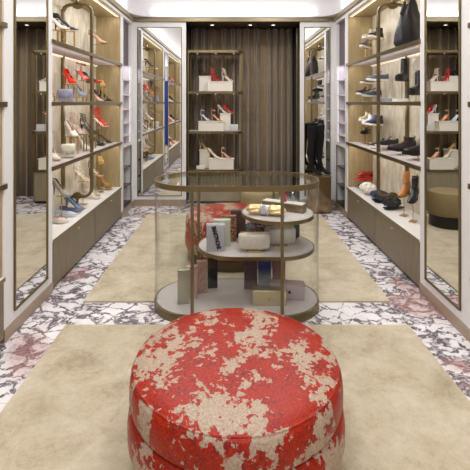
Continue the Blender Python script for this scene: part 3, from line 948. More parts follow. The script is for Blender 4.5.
# each row: px centre, xr, py of the sole, kind, colours, yaw, label
LEFT = {
 2.127: [
  (56, 1.66, 30, 'pump', (WHT, (190, 150, 96)), -6, 'large white pump at front end, top shelf of left wall', 1.08),
  (66, 1.69, 31, 'pump', (BLK, (224, 220, 214)), -12, 'black pump with white trim behind the white one, top shelf of left wall', 1.05),
  (98, 1.64, 44, 'pump', (NUD, BLK), 12, 'nude slingback pump with black tip, top shelf of left wall', 1.1)],
 1.602: [
  (52, 1.71, 71, 'pump', (NAVY, (196, 160, 104)), 38, 'navy pump on tall riser at front end, second shelf of left wall', 1),
  (66.5, 1.70, 84, 'pump', ((222, 40, 22), (226, 190, 120)), 38, 'bright red pump, second shelf of left wall', 1.0),
  (53, 1.60, 96, 'pump', ((206, 170, 150), (196, 160, 104)), 38, 'nude pump below the navy one, second shelf of left wall', 1),
  (81, 1.62, 97, 'pump', (GREY, TAN), 30, 'grey-blue pump beside the lavender bag, second shelf of left wall', 1.0),
  (82, 1.72, 79, 'sandal', (NUD, (200, 60, 50)), 25, 'pink strappy sandal raised high, second shelf of left wall', 1),
  (88, 1.66, 80, 'sandal', (RED, BLK), 25, 'red strappy sandal behind the brass post, second shelf of left wall', 1),
  (95.5, 1.60, 83, 'flat', ((214, 40, 30), BLK), 10, 'red pointed flat with black tip, second shelf of left wall', .85),
  (98, 1.60, 101, 'pump', (NUD, BLK), 12, 'nude pump beside a black pump, second shelf of left wall', .9),
  (102, 1.66, 101, 'pump', (BLK, BLK), 12, 'plain black pump, second shelf of left wall', .95),
  (112, 1.56, 101, 'pump', (BLK, GLD), 15, 'black pump with gold lining at far end, second shelf of left wall', .95),
  (116.5, 1.55, 87, 'sandal', (GLD, GLD), 60, 'gold sandal raised at far end, second shelf of left wall', .8)],
 1.057: [
  (53, 1.71, 123, 'sandal', ((150, 150, 196), TAN), 38, 'lilac sandal on tall riser at front end, third shelf of left wall', 1),
  (69.5, 1.70, 137, 'pump', (WHT, (226, 186, 120)), 38, 'white pump with tan sole on tall riser, third shelf of left wall', 1),
  (79, 1.72, 134, 'cage', ((206, 172, 160), (214, 184, 170)), 15, 'nude caged sandal, third shelf of left wall', 1),
  (88, 1.74, 134, 'cage', (BLK, (60, 50, 50)), 15, 'black caged sandal behind the nude one, third shelf of left wall', 1),
  (99, 1.62, 126, 'cage', ((222, 40, 34), WHT, RED), 5, 'red and white caged sandal, third shelf of left wall', 1),
  (113, 1.57, 125, 'cage', (GLD, RED), 15, 'gold caged sandal with red footbed at far end, third shelf of left wall', .95),
  (84, 1.60, 148, 'pump', (WHT, (220, 180, 116)), 38, 'white pump in front of the caged sandals, third shelf of left wall', 1.0),
  (58, 1.58, 159, 'pump', (CRM, (222, 184, 124)), 30, 'cream pump near the quilted bag, third shelf of left wall', 1),
  (98, 1.64, 149, 'sandal', (BLK, BLK, (70, 66, 66)), 12, 'black sandal in front of the red caged one, third shelf of left wall', 1),
  (105, 1.60, 148, 'sandal', (BLK, (60, 56, 56), GLD), 12, 'black sandal with gold strap, third shelf of left wall', .95)],
 0.443: [
  (60, 1.72, 197, 'pump', ((140, 136, 130), TAN), 20, 'grey snakeskin pump on tall riser, base cabinet of left wall', 1),
  (74, 1.64, 208, 'pump', ((92, 112, 150), (210, 178, 128)), 5, 'denim blue pump on low riser, base cabinet of left wall', 1),
  (59, 1.56, 229, 'flat', ((214, 190, 184), WHT), 5, 'pale pink flat nearest the mirror, base cabinet of left wall', 1.0),
  (66, 1.60, 222, 'flat', ((176, 190, 206), WHT), 5, 'pale blue flat beside the pink one, base cabinet of left wall', 1),
  (72, 1.66, 216, 'flat', ((70, 74, 98), (190, 186, 200)), 5, 'dark blue flat third from the mirror, base cabinet of left wall', 1),
  (83, 1.76, 181, 'cage', ((214, 186, 160), (220, 200, 176), (240, 236, 232)), 8, 'nude crystal-strapped sandal on tall riser, base cabinet of left wall', 1),
  (96, 1.70, 176, 'sandal', ((52, 58, 90), (200, 170, 130), NAVY), 10, 'navy sandal on tall riser, base cabinet of left wall', .9),
  (92, 1.72, 196, 'cage', ((222, 206, 190), (226, 214, 200)), 10, 'crystal caged sandal nearest the brass frame, base cabinet of left wall', .95),
  (104, 1.64, 193, 'cage', ((230, 220, 206), (214, 190, 170)), 10, 'white crystal caged sandal before the gold ones, base cabinet of left wall', .95),
  (108, 1.64, 186, 'cage', (GLD, (170, 120, 60)), 10, 'bright gold caged sandal on riser, base cabinet of left wall', .95),
  (114, 1.60, 187, 'cage', ((168, 124, 62), GLD), 10, 'bronze caged sandal at far end, base cabinet of left wall', .95),
  (116.5, 1.56, 163, 'sandal', ((60, 48, 30), GLD), 60, 'black and gold sandal raised high at far end, base cabinet of left wall', .85)],
}
RIGHT = {
 2.127: [
  (369, 1.72, 40, 'hightop', ((196, 184, 164), WHT, (120, 110, 100)), 40, 'beige high-top sneaker, top shelf of right wall', .95),
  (376, 1.76, 39, 'hightop', (BLK, WHT, (70, 70, 70)), 40, 'black high-top sneaker with white sole, top shelf of right wall', 1),
  (351, 1.60, 48, 'sneaker', ((70, 66, 60), WHT, BLK), 45, 'dark sneaker with white sole at far end, top shelf of right wall', .9)],
 1.602: [
  (354.5, 1.64, 84, 'sneaker', ((96, 92, 66), WHT, (40, 40, 34)), 32, 'camouflage green sneaker with white sole, second shelf of right wall', .8),
  (355.5, 1.62, 95, 'sneaker', ((36, 34, 36), WHT, BLK), 30, 'black sneaker with white sole below the camouflage one, second shelf of right wall', .9),
  (377.5, 1.78, 81, 'sneaker', ((90, 96, 120), WHT, WHT), 5, 'grey-blue and white sneaker behind brass post, second shelf of right wall', .95),
  (372, 1.66, 97, 'sneaker', ((70, 74, 92), (190, 190, 190), (200, 196, 190)), 18, 'navy and grey sneaker, second shelf of right wall', .95),
  (402, 1.79, 81, 'combat', (BLK, (18, 17, 18), (60, 60, 64)), 48, 'black lace-up combat boot raised at centre, second shelf of right wall', .9),
  (416, 1.76, 95, 'combat', ((30, 29, 33), BLK, (90, 90, 94)), 40, 'black combat boot half hidden by pilaster, second shelf of right wall', .9)],
 1.057: [
  (353, 1.63, 122, 'hightop', ((40, 46, 84), WHT, NAVY), 36, 'navy slip-on boot at far end, third shelf of right wall', .75),
  (358, 1.66, 121, 'hightop', ((206, 194, 166), WHT, CRM), 36, 'beige slip-on boot beside the navy one, third shelf of right wall', .8),
  (366, 1.66, 124, 'hightop', (WHT, WHT, WHT), 38, 'white high-top sneaker, third shelf of right wall', .88),
  (372, 1.68, 125, 'hightop', ((78, 88, 140), WHT, (78, 88, 140)), 38, 'mid blue high-top sneaker behind the white one, third shelf of right wall', .88),
  (378, 1.71, 126, 'hightop', ((28, 30, 50), WHT, BLK), 38, 'black high-top sneaker partly behind brass post, third shelf of right wall', .88),
  (351, 1.60, 134, 'sneaker', (BLK, BLK, BLK), 40, 'small black sneaker at far end, third shelf of right wall', .7),
  (379, 1.66, 146, 'sneaker', ((36, 38, 46), WHT, BLK), 14, 'dark sneaker behind the studded one, third shelf of right wall', .95),
  (387, 1.70, 147, 'sneaker', ((30, 30, 34), WHT, (90, 90, 96)), 14, 'black studded sneaker with white sole edge, third shelf of right wall', 1.0),
  (402, 1.70, 151, 'hightop', ((44, 38, 42), BLK, (190, 150, 70)), 8, 'black high-top boot with multicoloured floral front, third shelf of right wall', 1.05),
  (418, 1.76, 155, 'hightop', (BLK, BLK, (80, 80, 84)), 8, 'black boot cut off by pilaster, third shelf of right wall', 1.05)],
 0.443: [
  (356, 1.63, 181, 'loafer', ((200, 24, 20), (196, 40, 30), (170, 16, 14)), 0, 'bright red loafer at far end, base cabinet of right wall', 1.0),
  (362, 1.72, 176, 'loafer', ((170, 18, 16), BLK, BLK), 0, 'dark red loafer with black bow behind bright red one, base cabinet of right wall', .95),
  (354, 1.72, 172, 'fur', ((40, 40, 46), WHT), 0, 'black fur slide above the red loafers, base cabinet of right wall', .7),
  (365, 1.60, 191, 'fur', ((206, 34, 34), WHT), 5, 'red fur slide at front, base cabinet of right wall', .62),
  (369, 1.66, 190, 'fur', ((236, 230, 220), WHT), 5, 'fluffy white fur slide, base cabinet of right wall', 1.0),
  (373, 1.74, 186, 'fur', ((228, 220, 208), (180, 170, 160)), 5, 'cream fur slide behind the white one, base cabinet of right wall', .95),
  (376, 1.59, 197, 'fur', ((62, 66, 120), WHT), 5, 'small violet-blue fur slide, base cabinet of right wall', .6),
  (381, 1.67, 198, 'fur', ((44, 76, 110), BLK), 5, 'teal blue fur slide, base cabinet of right wall', .9),
  (383, 1.78, 189, 'fur', ((58, 60, 68), BLK), 5, 'dark grey fur slide behind the teal one, base cabinet of right wall', .95),
  (394, 1.75, 197, 'fur', ((46, 46, 48), BLK), 5, 'charcoal fur slide nearest the tan boot, base cabinet of right wall', 1.0),
  (404, 1.72, 196, 'ankle', ((172, 112, 58), (120, 76, 40)), 42, 'tan suede heeled ankle boot, base cabinet of right wall', 1.0),
  (413, 1.67, 202, 'ankle', ((28, 27, 32), (18, 18, 18)), 48, 'black leather heeled ankle boot, base cabinet of right wall', 1.0)],
}
for s, tab in ((-1, LEFT), (1, RIGHT)):
    for sz, rows in tab.items():
        R_ = []
        for (px, xr, py, kind, cols, yaw, label, scl) in rows:
            xr_ = 1.67 if s < 0 else 1.76
            d = min(F * xr_ / abs(px - PX), 5.45 if yaw > 30 else 5.5)
            z = zpy(py, d)
            if kind == 'fur' or abs(sz - 1.602) < .01 and py > 100: z = sz
            z = max(z, sz)
            nxt = {2.127: 2.74, 1.602: 2.08, 1.057: 1.555, .443: 1.01}[sz]
            z = min(z, nxt - {'cage': .27, 'sandal': .235, 'combat': .28, 'pump': .19}.get(kind, .16) * scl)
            z = max(z, sz)
            if z - sz < .03: z = sz + .003
            R_.append([d, z, kind, cols, yaw, label, scl])
        fixed = {1.602: 4.04, 1.057: 4.09}.get(sz) if s < 0 else {2.127: 4.0}.get(sz)
        if fixed: R_.append([fixed, sz, 'bag', None, 0, 'bag', 2.2])
        R_.sort(key=lambda q: q[0])
        for it in range(300):
            for a_ in R_:
                for c_ in R_:
                    if a_ is c_: continue
                    need = .115 * (a_[6] + c_[6]) / 2 * (1.35 if max(a_[4], c_[4]) > 30 else 1.0)
                    if a_[2] == 'fur' and c_[2] == 'fur': need = .105 * (a_[6] + c_[6]) / 2
                    if c_[0] >= a_[0] and c_[0] - a_[0] < need and (abs(c_[1] - a_[1]) < .24 or 'bag' not in (a_[2], c_[2])):
                        q = (need - (c_[0] - a_[0])) / 2 + 1e-4
                        if R_.index(c_) > R_.index(a_): a_[0] -= q; c_[0] += q
            for a_ in R_:
                a_[0] = min(max(a_[0], 3.67), 5.57) if a_[2] != 'bag' else fixed
        for (d, z, kind, cols, yaw, label, scl) in R_:
            if kind == 'bag': continue
            xr_ = 1.67 if s < 0 else 1.76
            shelf_item(s, PX + s * F * xr_ / d, xr_, z, sz, kind, cols, yaw, label, scl, stem=(kind in ('ankle', 'combat')))

# shoes on the brass stand (towards the viewer, toes right)
def et_shoe(px, y, z, kind, cols, rz, label, scale=.8):
    o = make(kind, *cols); o['label'] = label; o['category'] = 'shoe'
    o.location = (ex(px, y), y, z + .001); o.rotation_euler = (0, 0, math.radians(rz)); o.scale = (scale,) * 3
et_shoe(203.5, 6.83, Z1 + .25, 'cage', (BLK, BLK), -25, 'black ankle-strap sandal on tall block, top tier of brass stand', .85)
et_shoe(216, 6.66, Z1 + .155, 'cage', (RED, (190, 26, 30)), -25, 'red ankle-strap sandal on low block, top tier of brass stand', .88)
et_shoe(227.5, 6.66, Z1 + .155, 'cage', (WHT, (224, 206, 180)), -25, 'white ankle-strap sandal on low block, top tier of brass stand', .88)
et_shoe(206, 6.66, Z2 + .155, 'sandal', ((186, 200, 220), (200, 210, 224)), -25, 'pale blue sandal on low block, middle tier of brass stand', .88)
et_shoe(217, 6.66, Z2 + .155, 'sandal', ((196, 130, 96), (214, 160, 120)), -25, 'copper sandal on low block, middle tier of brass stand', .88)
et_shoe(222.5, 6.87, Z2 + .275, 'pump', (SLV, (214, 190, 140)), -30, 'silver pump on tall block, middle tier of brass stand', .85)
et_shoe(228.5, 6.80, Z2 + .275, 'pump', ((176, 24, 34), (214, 170, 110)), -30, 'dark red pump on tall block, middle tier of brass stand', .85)
et_shoe(204.5, 6.83, Z3 + .29, 'cage', ((206, 186, 150), (170, 140, 90)), -25, 'gold snake-strap sandal on tall block, lowest tier of brass stand', .88)
et_shoe(214, 6.66, Z3 + .17, 'pump', ((212, 196, 178), (190, 150, 110)), -25, 'beige pump on low block, lowest tier of brass stand', .88)
et_shoe(226.5, 6.66, Z3 + .17, 'sandal', ((214, 170, 146), (222, 170, 140)), -25, 'rose gold sandal on low block, lowest tier of brass stand', .8)

# ------------------------------------------------------------------ bags
def rbox(sx, sy, sz, bev, n=3):
    return MB().box(-sx / 2, sx / 2, -sy / 2, sy / 2, 0, sz, bev, n)
def quilted(name, loc, rz, w, dpt, h, col, label):
    t = thing(name, label, 'handbag', loc, rz)
    m = cm(col, .45)
    rbox(w, dpt, h, .012).build('body', m, t, smooth=True)
    f = MB(); rings = []
    for (y, z, ww) in ((dpt / 2 * .6, h + .004, w), (0, h + .008, w), (-dpt / 2 - .004, h - .006, w), (-dpt / 2 - .008, h * .6, w * .98), (-dpt / 2 - .006, h * .34, w * .86)):
        rings.append([Vector((-ww / 2, y, z)), Vector((0, y - .003, z - (.012 if z < h * .4 else 0))), Vector((ww / 2, y, z))])
    f.loft(rings, closed=False, cap0=False, cap1=False); f.build('flap', m, t, smooth=True, solid=.004)
    MB().box(-.012, .012, -dpt / 2 - .014, -dpt / 2 - .007, h * .26, h * .40, .002).build('clasp', M_gold, t)
    b = MB(); b.tube([Vector((-w / 2 + .01, 0, h - .004)), Vector((-w / 2 - .012, .01, h * .7)), Vector((-w / 2 - .02, .02, .012)), Vector((-w / 2 - .05, .0, .006))], .004, 6); b.build('strap', m, t, smooth=True)
    return t
def lx(px, xr): return F * xr / abs(px - PX)
quilted('handbag', (-1.60 + CX, lx(65.5, 1.60), 1.606), math.radians(12), .135, .07, .112, (150, 148, 172), 'small lavender quilted flap bag, second shelf of left wall')
quilted('handbag', (-1.585 + CX, lx(68.5, 1.585), 1.061), math.radians(12), .125, .07, .125, (214, 208, 192), 'cream quilted flap bag with gold clasp, third shelf of left wall')
# hobo bag
t = thing('hobo_bag', 'large black leather hobo bag with gold ring on top shelf of right wall', 'handbag', (1.70 + CX, lx(408, 1.70), 2.129), math.radians(12))
rings = []
for k in range(17):
    u = k / 16; z = .46 * u
    w = interp([(0, .11), (.06, .132), (.3, .138), (.6, .112), (.85, .07), (1, .035)], u); dd = interp([(0, .06), (.1, .085), (.4, .075), (.8, .04), (1, .022)], u)
    cx = -.012 + .05 * u
    rings.append([Vector((cx + w * math.cos(a) * (1 + .05 * math.sin(3 * a + u * 4)), dd * math.sin(a) * (1 + .12 * math.cos(5 * a + 5 * u)), z + .012 * math.cos(a) * (u > .9))) for a in [2 * PI * j / 32 for j in range(32)]])
lm = base_mat('black_leather', (34, 33, 40), .32)
MB().loft(rings).build('body', lm, t, smooth=True)
b = MB(); b.tube([Vector((-.085, -.02, .30)), Vector((-.065, -.03, .38)), Vector((-.05, -.03, .44)), Vector((-.04, -.03, .52)), Vector((-.01, -.03, .59)), Vector((.04, -.01, .605)), Vector((.07, .01, .56)), Vector((.06, .01, .44))], [.02, .018, .013, .013, .013, .013, .016, .024], 10, flat=.6)
b.build('handle', lm, t, smooth=True)
b = MB(); b.box(-.072, -.028, -.046, -.014, .42, .452, .006); b.build('ring', M_gold, t, smooth=True)

# over-the-knee boots on a bronze plinth in front of the right mirror
PLX, PLY = ex(318.5, 6.1), 6.12
t = thing('pedestal', 'tall bronze mirrored pedestal carrying the black over-knee boots', 'pedestal', (PLX, PLY, 0))
MB().box(-.155, .155, -.14, .14, .02, .525, .003).build('body', M_bronzem, t)
MB().box(-.145, .145, -.13, .13, 0, .0195).build('foot', M_dark, t)
MB().box(-.16, .16, -.145, .145, .5255, .54, .002).build('top', M_bronze, t)
def tallboot(dx, dy, rz, label):
    t = thing('over_knee_boot', label, 'boot', (PLX + dx, PLY + dy, .5425), rz)
    m = base_mat('black_suede', (10, 10, 11), .95)
    L = .24; h = .07; zb = footbed(h)
    b = MB(); plate(b, L, WP, zb, .005); b.build('sole', M_dark, t)
    H = [(0, .06), (.2, .08), (.4, .085), (.6, .055), (.8, .036), (1, .012)]
    b = MB(); upper(b, L, WP, zb, H, (2, 3), .004); b.build('foot', m, t, smooth=True)
    rings = []
    for k in range(16):
        u = k / 15; z = h + .045 + .60 * u
        rx = interp([(0, .046), (.1, .036), (.35, .056), (.5, .052), (.75, .062), (1, .068)], u); ry = rx * .85
        cx = -L * .27 + interp([(0, .01), (.3, -.008), (.6, .01), (1, .012)], u)
        rings.append([Vector((cx + rx * math.cos(a) * (1 + .03 * math.sin(5 * a + 19 * u)), ry * math.sin(a), z)) for a in [2 * PI * j / 18 for j in range(18)]])
    b = MB().loft(rings, cap0=False, cap1=False); b.build('shaft', m, t, smooth=True, solid=.003)
    b = MB(); stiletto(b, L, h, .022, .012); b.build('heel', m, t, smooth=True)
tallboot(-.055, -.035, math.radians(-35), 'black suede over-knee boot on bronze pedestal, the left one')
tallboot(.085, .03, math.radians(-35), 'black suede over-knee boot on bronze pedestal, the right one')

# ------------------------------------------------------------------ ottomans
def ottoman(x, y, R, label):
    t = thing('ottoman', label, 'ottoman', (x, y, 0.0125), random.uniform(0, 3))
    k = R / .47
    b = MB()
    prof = [(0.02, .4525), (.20, .452), (.33, .450), (.40, .446), (.43, .440), (.446, .430)]
    b.lathe([(r * k, z) for r, z in prof], n=72)
    b.build('seat_top', M_broc, t, smooth=True)
    b = MB(); b.lathe([(r * k, z) for r, z in [(.44, .436), (.452, .431), (.462, .415), (.468, .37), (.468, .33), (.462, .305), (.450, .297), (.43, .293)]], n=72); b.build('upper_band', M_broc, t, smooth=True)
    b = MB(); b.tube([Vector((.4475 * k * math.cos(a), .4475 * k * math.sin(a), .434)) for a in [2 * PI * j / 72 for j in range(72)]], .0045, 8, closed=True); b.build('piping', M_broc, t, smooth=True)
    b = MB(); b.lathe([(r * k, z) for r, z in [(.43, .2925), (.455, .287), (.468, .27), (.476, .22), (.474, .16), (.462, .118), (.44, .108)]], n=72); b.build('lower_band', M_broc, t, smooth=True)
    b = MB(); b.lathe([(r * k, z) for r, z in [(.44, 0), (.445, .006), (.445, .104), (.43, .107)]], n=72); b.build('plinth', M_darkbr, t, smooth=True)
    return t
random.seed(12)
ottoman(0.022 + CX, 1.885, .470, 'large round red and beige brocade ottoman in the foreground')
ottoman(-.045, 4.33, .47, 'round red brocade ottoman behind the glass display case')
t = thing('ottoman', 'small round olive velvet ottoman behind the far red ottoman', 'ottoman', (.33, 5.4, .0125))
b = MB(); b.lathe([(.01, .452), (.2, .449), (.232, .437), (.245, .41), (.25, .3), (.245, .17), (.235, .15)], n=48); b.build('cushion', M_olive, t, smooth=True)
b = MB(); b.lathe([(.222, 0), (.222, .149)], n=48); b.build('plinth', M_dark, t, smooth=True)

# ------------------------------------------------------------------ glass display case
GX, GY, GR, GH = 0.045 + CX, 3.325, .325, .325   # centre, end radius, half straight
def stad(r, hs, cx0=0, cx1=None, n=24):
    """stadium outline with end centres at -hs and +hs"""
    pts = []
    for k in range(n + 1):
        a = -PI / 2 + PI * k / n; pts.append((hs + r * math.cos(a), r * math.sin(a)))
    for k in range(n + 1):
        a = PI / 2 + PI * k / n; pts.append((-hs + r * math.cos(a), r * math.sin(a)))
    return pts
def sh(pts, dx=0, dy=0): return [(p[0] + dx, p[1] + dy) for p in pts]
g = thing('display_case', 'oval glass display case with brass rims and three suede shelves', 'display case', (GX, GY, 0))
MB().prism(stad(GR, GH), .0, .058, stad(GR - .02, GH)).build('base_rim', M_bronze, g, smooth=True)
MB().prism(stad(GR - .0205, GH), .012, .062).build('base_floor', M_felt, g)
MB().prism(stad(GR, GH), .955, .995, stad(GR - .018, GH)).build('top_rim', M_bronze, g, smooth=True)
MB().prism(stad(GR - .0185, GH), .984, .993).build('top_glass', M_glass, g)
MB().prism(stad(GR - .003, GH), .0585, .9545, stad(GR - .009, GH)).build('side_glass', M_glass, g, smooth=True)
for (x, y) in ((-GH, -GR + .022), (GH, -GR + .022), (-GH, GR - .022), (GH, GR - .022)):
    MB().box(x - .012, x + .012, y - .0095, y + .0095, .0625, .954, .002).build('post', M_bronze, g)
def case_shelf(r, c0, c1, z, name):
    pts = []
    n = 24
    for k in range(n + 1):
        a = -PI / 2 + PI * k / n; pts.append((c1 + r * math.cos(a), r * math.sin(a)))
    for k in range(n + 1):
        a = PI / 2 + PI * k / n; pts.append((c0 + r * math.cos(a), r * math.sin(a)))
    def ins(e):
        out = []
        for k in range(n + 1):
            a = -PI / 2 + PI * k / n; out.append((c1 + (r - e) * math.cos(a), (r - e) * math.sin(a)))
        for k in range(n + 1):
            a = PI / 2 + PI * k / n; out.append((c0 + (r - e) * math.cos(a), (r - e) * math.sin(a)))
        return out
    s_ = MB().prism(ins(.0105), z - .022, z).build(name, M_felt, g)
    MB().prism(pts, z - .026, z + .001, ins(.010)).build('edge_trim', M_bronze, s_, smooth=True)
case_shelf(.288, -.022, GH, .470, 'middle_shelf')
case_shelf(.288, GH - .001, GH, .727, 'upper_shelf')

# clutches and boxes inside the case
def inx(px, d): return (px - PX) / F * d + CX
def upright(px, d, z, w, dp, h, mat, label, rz=0.0, bev=.006, seam=None, nm='box_clutch'):
    t = thing(nm, label, 'clutch bag', (inx(px, d), d, z + .0005), math.radians(rz))
    rbox(w, dp, h, bev).build('body', mat, t, smooth=True)
    f = MB(); f.box(-w / 2 - .0012, w / 2 + .0012, -dp / 2 - .0012, dp / 2 + .0012, h * .955, h * .965); f.build('rim', M_gold if seam is None else seam, t)
    return t
ZB = .062; ZM = .470; ZU = .727
M_silverbox = base_mat('satin_silver', (172, 170, 160), .28, .7)
upright(183.5, 3.20, ZB, .093, .05, .262, M_silverbox, 'tall silver clutch standing on case floor, first from left', 8)
upright(192, 3.29, ZB, .085, .05, .25, cm((190, 152, 150), .3, .3), 'pale pink clutch standing on case floor, second from left', 8)
upright(202, 3.38, ZB, .085, .05, .255, speckle('pink_glitter', (150, 116, 110), (206, 178, 168)), 'pink glitter clutch standing on case floor, third from left', 8)
upright(212.5, 3.47, ZB, .08, .05, .265, cm((20, 20, 24), .2), 'glossy black clutch standing on case floor, fourth from left', 8)
upright(250.5, 3.46, ZB, .105, .05, .34, gradient_glitter('plum_fade', (44, 26, 36), (130, 110, 120), 0, .34), 'dark plum glitter clutch standing on case floor in middle', 0)
upright(264.5, 3.44, ZB + .02, .105, .05, .30, gradient_glitter('blue_fade', (34, 48, 130), (206, 212, 226), .02, .2), 'blue clutch fading to silver standing inside clear stand', 0)
upright(278.5, 3.46, ZB + .0, .11, .05, .32, gradient_glitter('rose_fade', (96, 52, 66), (190, 150, 150), 0, .3), 'dark rose glitter clutch standing behind right brass post', 0)
# clear stand
t = thing('acrylic_stand', 'clear acrylic stand around the blue clutch on case floor', 'stand', (inx(264.5, 3.44), 3.44, ZB + .0005))
MB().box(-.065, .065, -.05, .05, 0, .0165, .002).build('base', M_acr, t)
for x in (-.065, .061): MB().box(x, x + .004, -.05, .05, .017, .34).build('panel', M_acr, t)
# mauve low box with emblem, gold box
t = upright(287, 3.30, ZB, .27, .10, .115, cm((176, 160, 168), .45), 'mauve leather box clutch lying on case floor at right', -8, .008, nm='box_clutch')
b = MB(); b.lathe([(.012, 0), (.012, .004)], 0, 0, 8); b.xf(Matrix.Translation((.02, -.0505, .06)) @ Matrix.Rotation(PI / 2, 4, 'X')); b.build('emblem', M_dark, t)
t = upright(269, 3.19, ZB, .255, .08, .115, base_mat('pale_gold_foil', (204, 196, 166), .3, .8), 'pale gold metallic box clutch in front on case floor', -2, .008)
b = MB(); b.lathe([(.013, 0), (.013, .005)], 0, 0, 8); b.xf(Matrix.Translation((.0, -.0405, .05)) @ Matrix.Rotation(PI / 2, 4, 'X')); b.build('emblem', M_gold, t)
# middle shelf
t = upright(215.5, 3.18, ZM, .137, .05, .205, speckle('grey_pearl', (158, 160, 172), (190, 192, 202), 500, .4, .2), 'grey clutch with slanting black lettering on middle case shelf', 4, seam=M_post)
cu = bpy.data.curves.new('lettering', 'FONT'); cu.body = 'SMARTPHONE'; cu.size = .034; cu.extrude = .0008; cu.align_x = 'CENTER'; cu.align_y = 'CENTER'; cu.offset = .0022
to = bpy.data.objects.new('tmp', cu); COL.objects.link(to)
bpy.context.view_layer.update()
me = bpy.data.meshes.new_from_object(to.evaluated_get(bpy.context.evaluated_depsgraph_get()))
xs_ = [v.co.x for v in me.vertices]; wd = max(xs_) - min(xs_); k = .178 / wd
me.transform(Matrix.Translation((.004, -.0262, .105)) @ Matrix.Rotation(PI / 2, 4, 'X') @ Matrix.Rotation(math.radians(-76), 4, 'Z') @ Matrix.Diagonal((k, 1.25, 1, 1)))
me.materials.clear(); me.materials.append(cm((14, 13, 16), .4))
bpy.data.objects.remove(to)
lo = bpy.data.objects.new('lettering', me); COL.objects.link(lo); lo.parent = t; lo['label'] = 'black capital lettering running down the clutch'
upright(222, 3.29, ZM, .13, .045, .21, base_mat('celadon_foil', (190, 196, 176), .4, .3), 'pale green clutch behind the lettered grey one', 4, seam=M_post)
upright(229, 3.40, ZM, .12, .045, .21, speckle('copper_mosaic', (70, 44, 34), (196, 150, 110), 120, .35, .4), 'copper mosaic patterned clutch, third in row on middle shelf', 4, seam=M_darkbr)
upright(238, 3.50, ZM, .125, .045, .225, speckle('dark_beads', (22, 14, 16), (70, 46, 40), 200, .4, .2), 'dark beaded clutch, rearmost in row on middle shelf', 4, seam=M_dark)
def pillow(px, d, z, w, dp, h, mat, label, rz=0, base=True):
    t = thing('clutch_bag', label, 'clutch bag', (inx(px, d), d, z + .0005), math.radians(rz))
    z0 = .014 if base else 0
    rings = []
    for k in range(13):
        u = k / 12; x = -w / 2 + w * u
        e = (1 - abs(2 * u - 1) ** 5) ** .5 * .25 + .75
        hh, dd = h / 2 * e, dp / 2 * e * (1 - .25 * abs(2 * u - 1) ** 2)
        rings.append([Vector((x, dd * (abs(math.cos(a)) ** .7) * (1 if math.cos(a) > 0 else -1), z0 + h / 2 + hh * (abs(math.sin(a)) ** .45) * (1 if math.sin(a) > 0 else -1))) for a in [2 * PI * (j + .5) / 20 for j in range(20)]])
    MB().loft(rings).build('body', mat, t, smooth=True)
    b = MB().box(-w / 2 + .01, w / 2 - .01, -.006, .006, z0 + h - .004, z0 + h + .004, .002); fr = b.build('frame', M_gold, t)
    b = MB(); b.tube([Vector((.014 * math.cos(a), -.008, z0 + h - .004 + .010 * math.sin(a))) for a in [PI + PI * j / 8 for j in range(9)]], .0022, 6); b.build('clasp', M_gold, fr)
    if base:
        MB().box(-.055, .055, -dp * .45, dp * .32, 0, .0135, .002).build('foot_plate', M_gold, t)
    return t
M_cg = speckle('champagne_glitter', (196, 190, 178), (232, 228, 218), 420, .35, .3)
M_sg = speckle('silver_glitter', (176, 178, 178), (236, 236, 232), 420, .3, .4)
M_ns = speckle('navy_sequin', (40, 44, 60), (150, 158, 178), 160, .2, .6)
pillow(254, 3.17, ZM, .235, .09, .128, M_cg, 'champagne glitter clutch in front on middle case shelf')
pillow(280, 3.30, ZM, .24, .085, .135, M_sg, 'silver glitter clutch behind right brass post on middle shelf', 4)
pillow(260, 3.44, ZM, .235, .07, .14, M_ns, 'blue-grey sequin clutch at back of middle case shelf', 0, False)
pillow(289, 3.47, ZM, .17, .06, .13, cm((50, 54, 66), .4), 'dark slate clutch at back right of middle case shelf', 0, False)
# upper shelf: knotted gold clutch
t = thing('knot_clutch', 'crumpled gold clutch with crystal band on upper case shelf', 'clutch bag', (inx(266, 3.22), 3.22, ZU + .004), math.radians(-14))
rings = []
rnd = random.Random(5)
for k in range(25):
    u = k / 24; x = -.155 + .31 * u
    e = interp([(0, .35), (.12, .95), (.3, .9), (.44, .42), (.52, .42), (.66, 1.0), (.88, .95), (1, .3)], u)
    rings.append([Vector((x, .045 * e * math.cos(a) * (1 + .14 * math.sin(7 * a + 11 * u)), .040 + .036 * e * math.sin(a) * (1 + .16 * math.sin(9 * a + 7 * u)))) for a in [2 * PI * j / 28 for j in range(28)]])
MB().loft(rings).build('body', base_mat('gold_lame', (232, 206, 152), .32, .6), t, smooth=True)
b = MB()
for i in range(5):
    x = -.032 + .014 * i
    b.tube([Vector((x + .004 * math.cos(a), .036 * math.cos(a), .037 + .034 * math.sin(a))) for a in [2 * PI * j / 20 for j in range(20)]], .0085, 6, closed=True)
b.build('crystal_band', speckle('crystals', (150, 150, 156), (250, 250, 250), 260, .1, .5), t, smooth=True)
t = thing('box_clutch', 'long white-topped brass box clutch at back of upper case shelf', 'clutch bag', (inx(284, 3.38), 3.38, ZU + .001), math.radians(-28))
rbox(.35, .085, .062, .004).build('body', M_bronze, t); MB().box(-.17, .17, -.039, .039, .0625, .069, .002).build('lid', cm((226, 226, 224), .3), t)
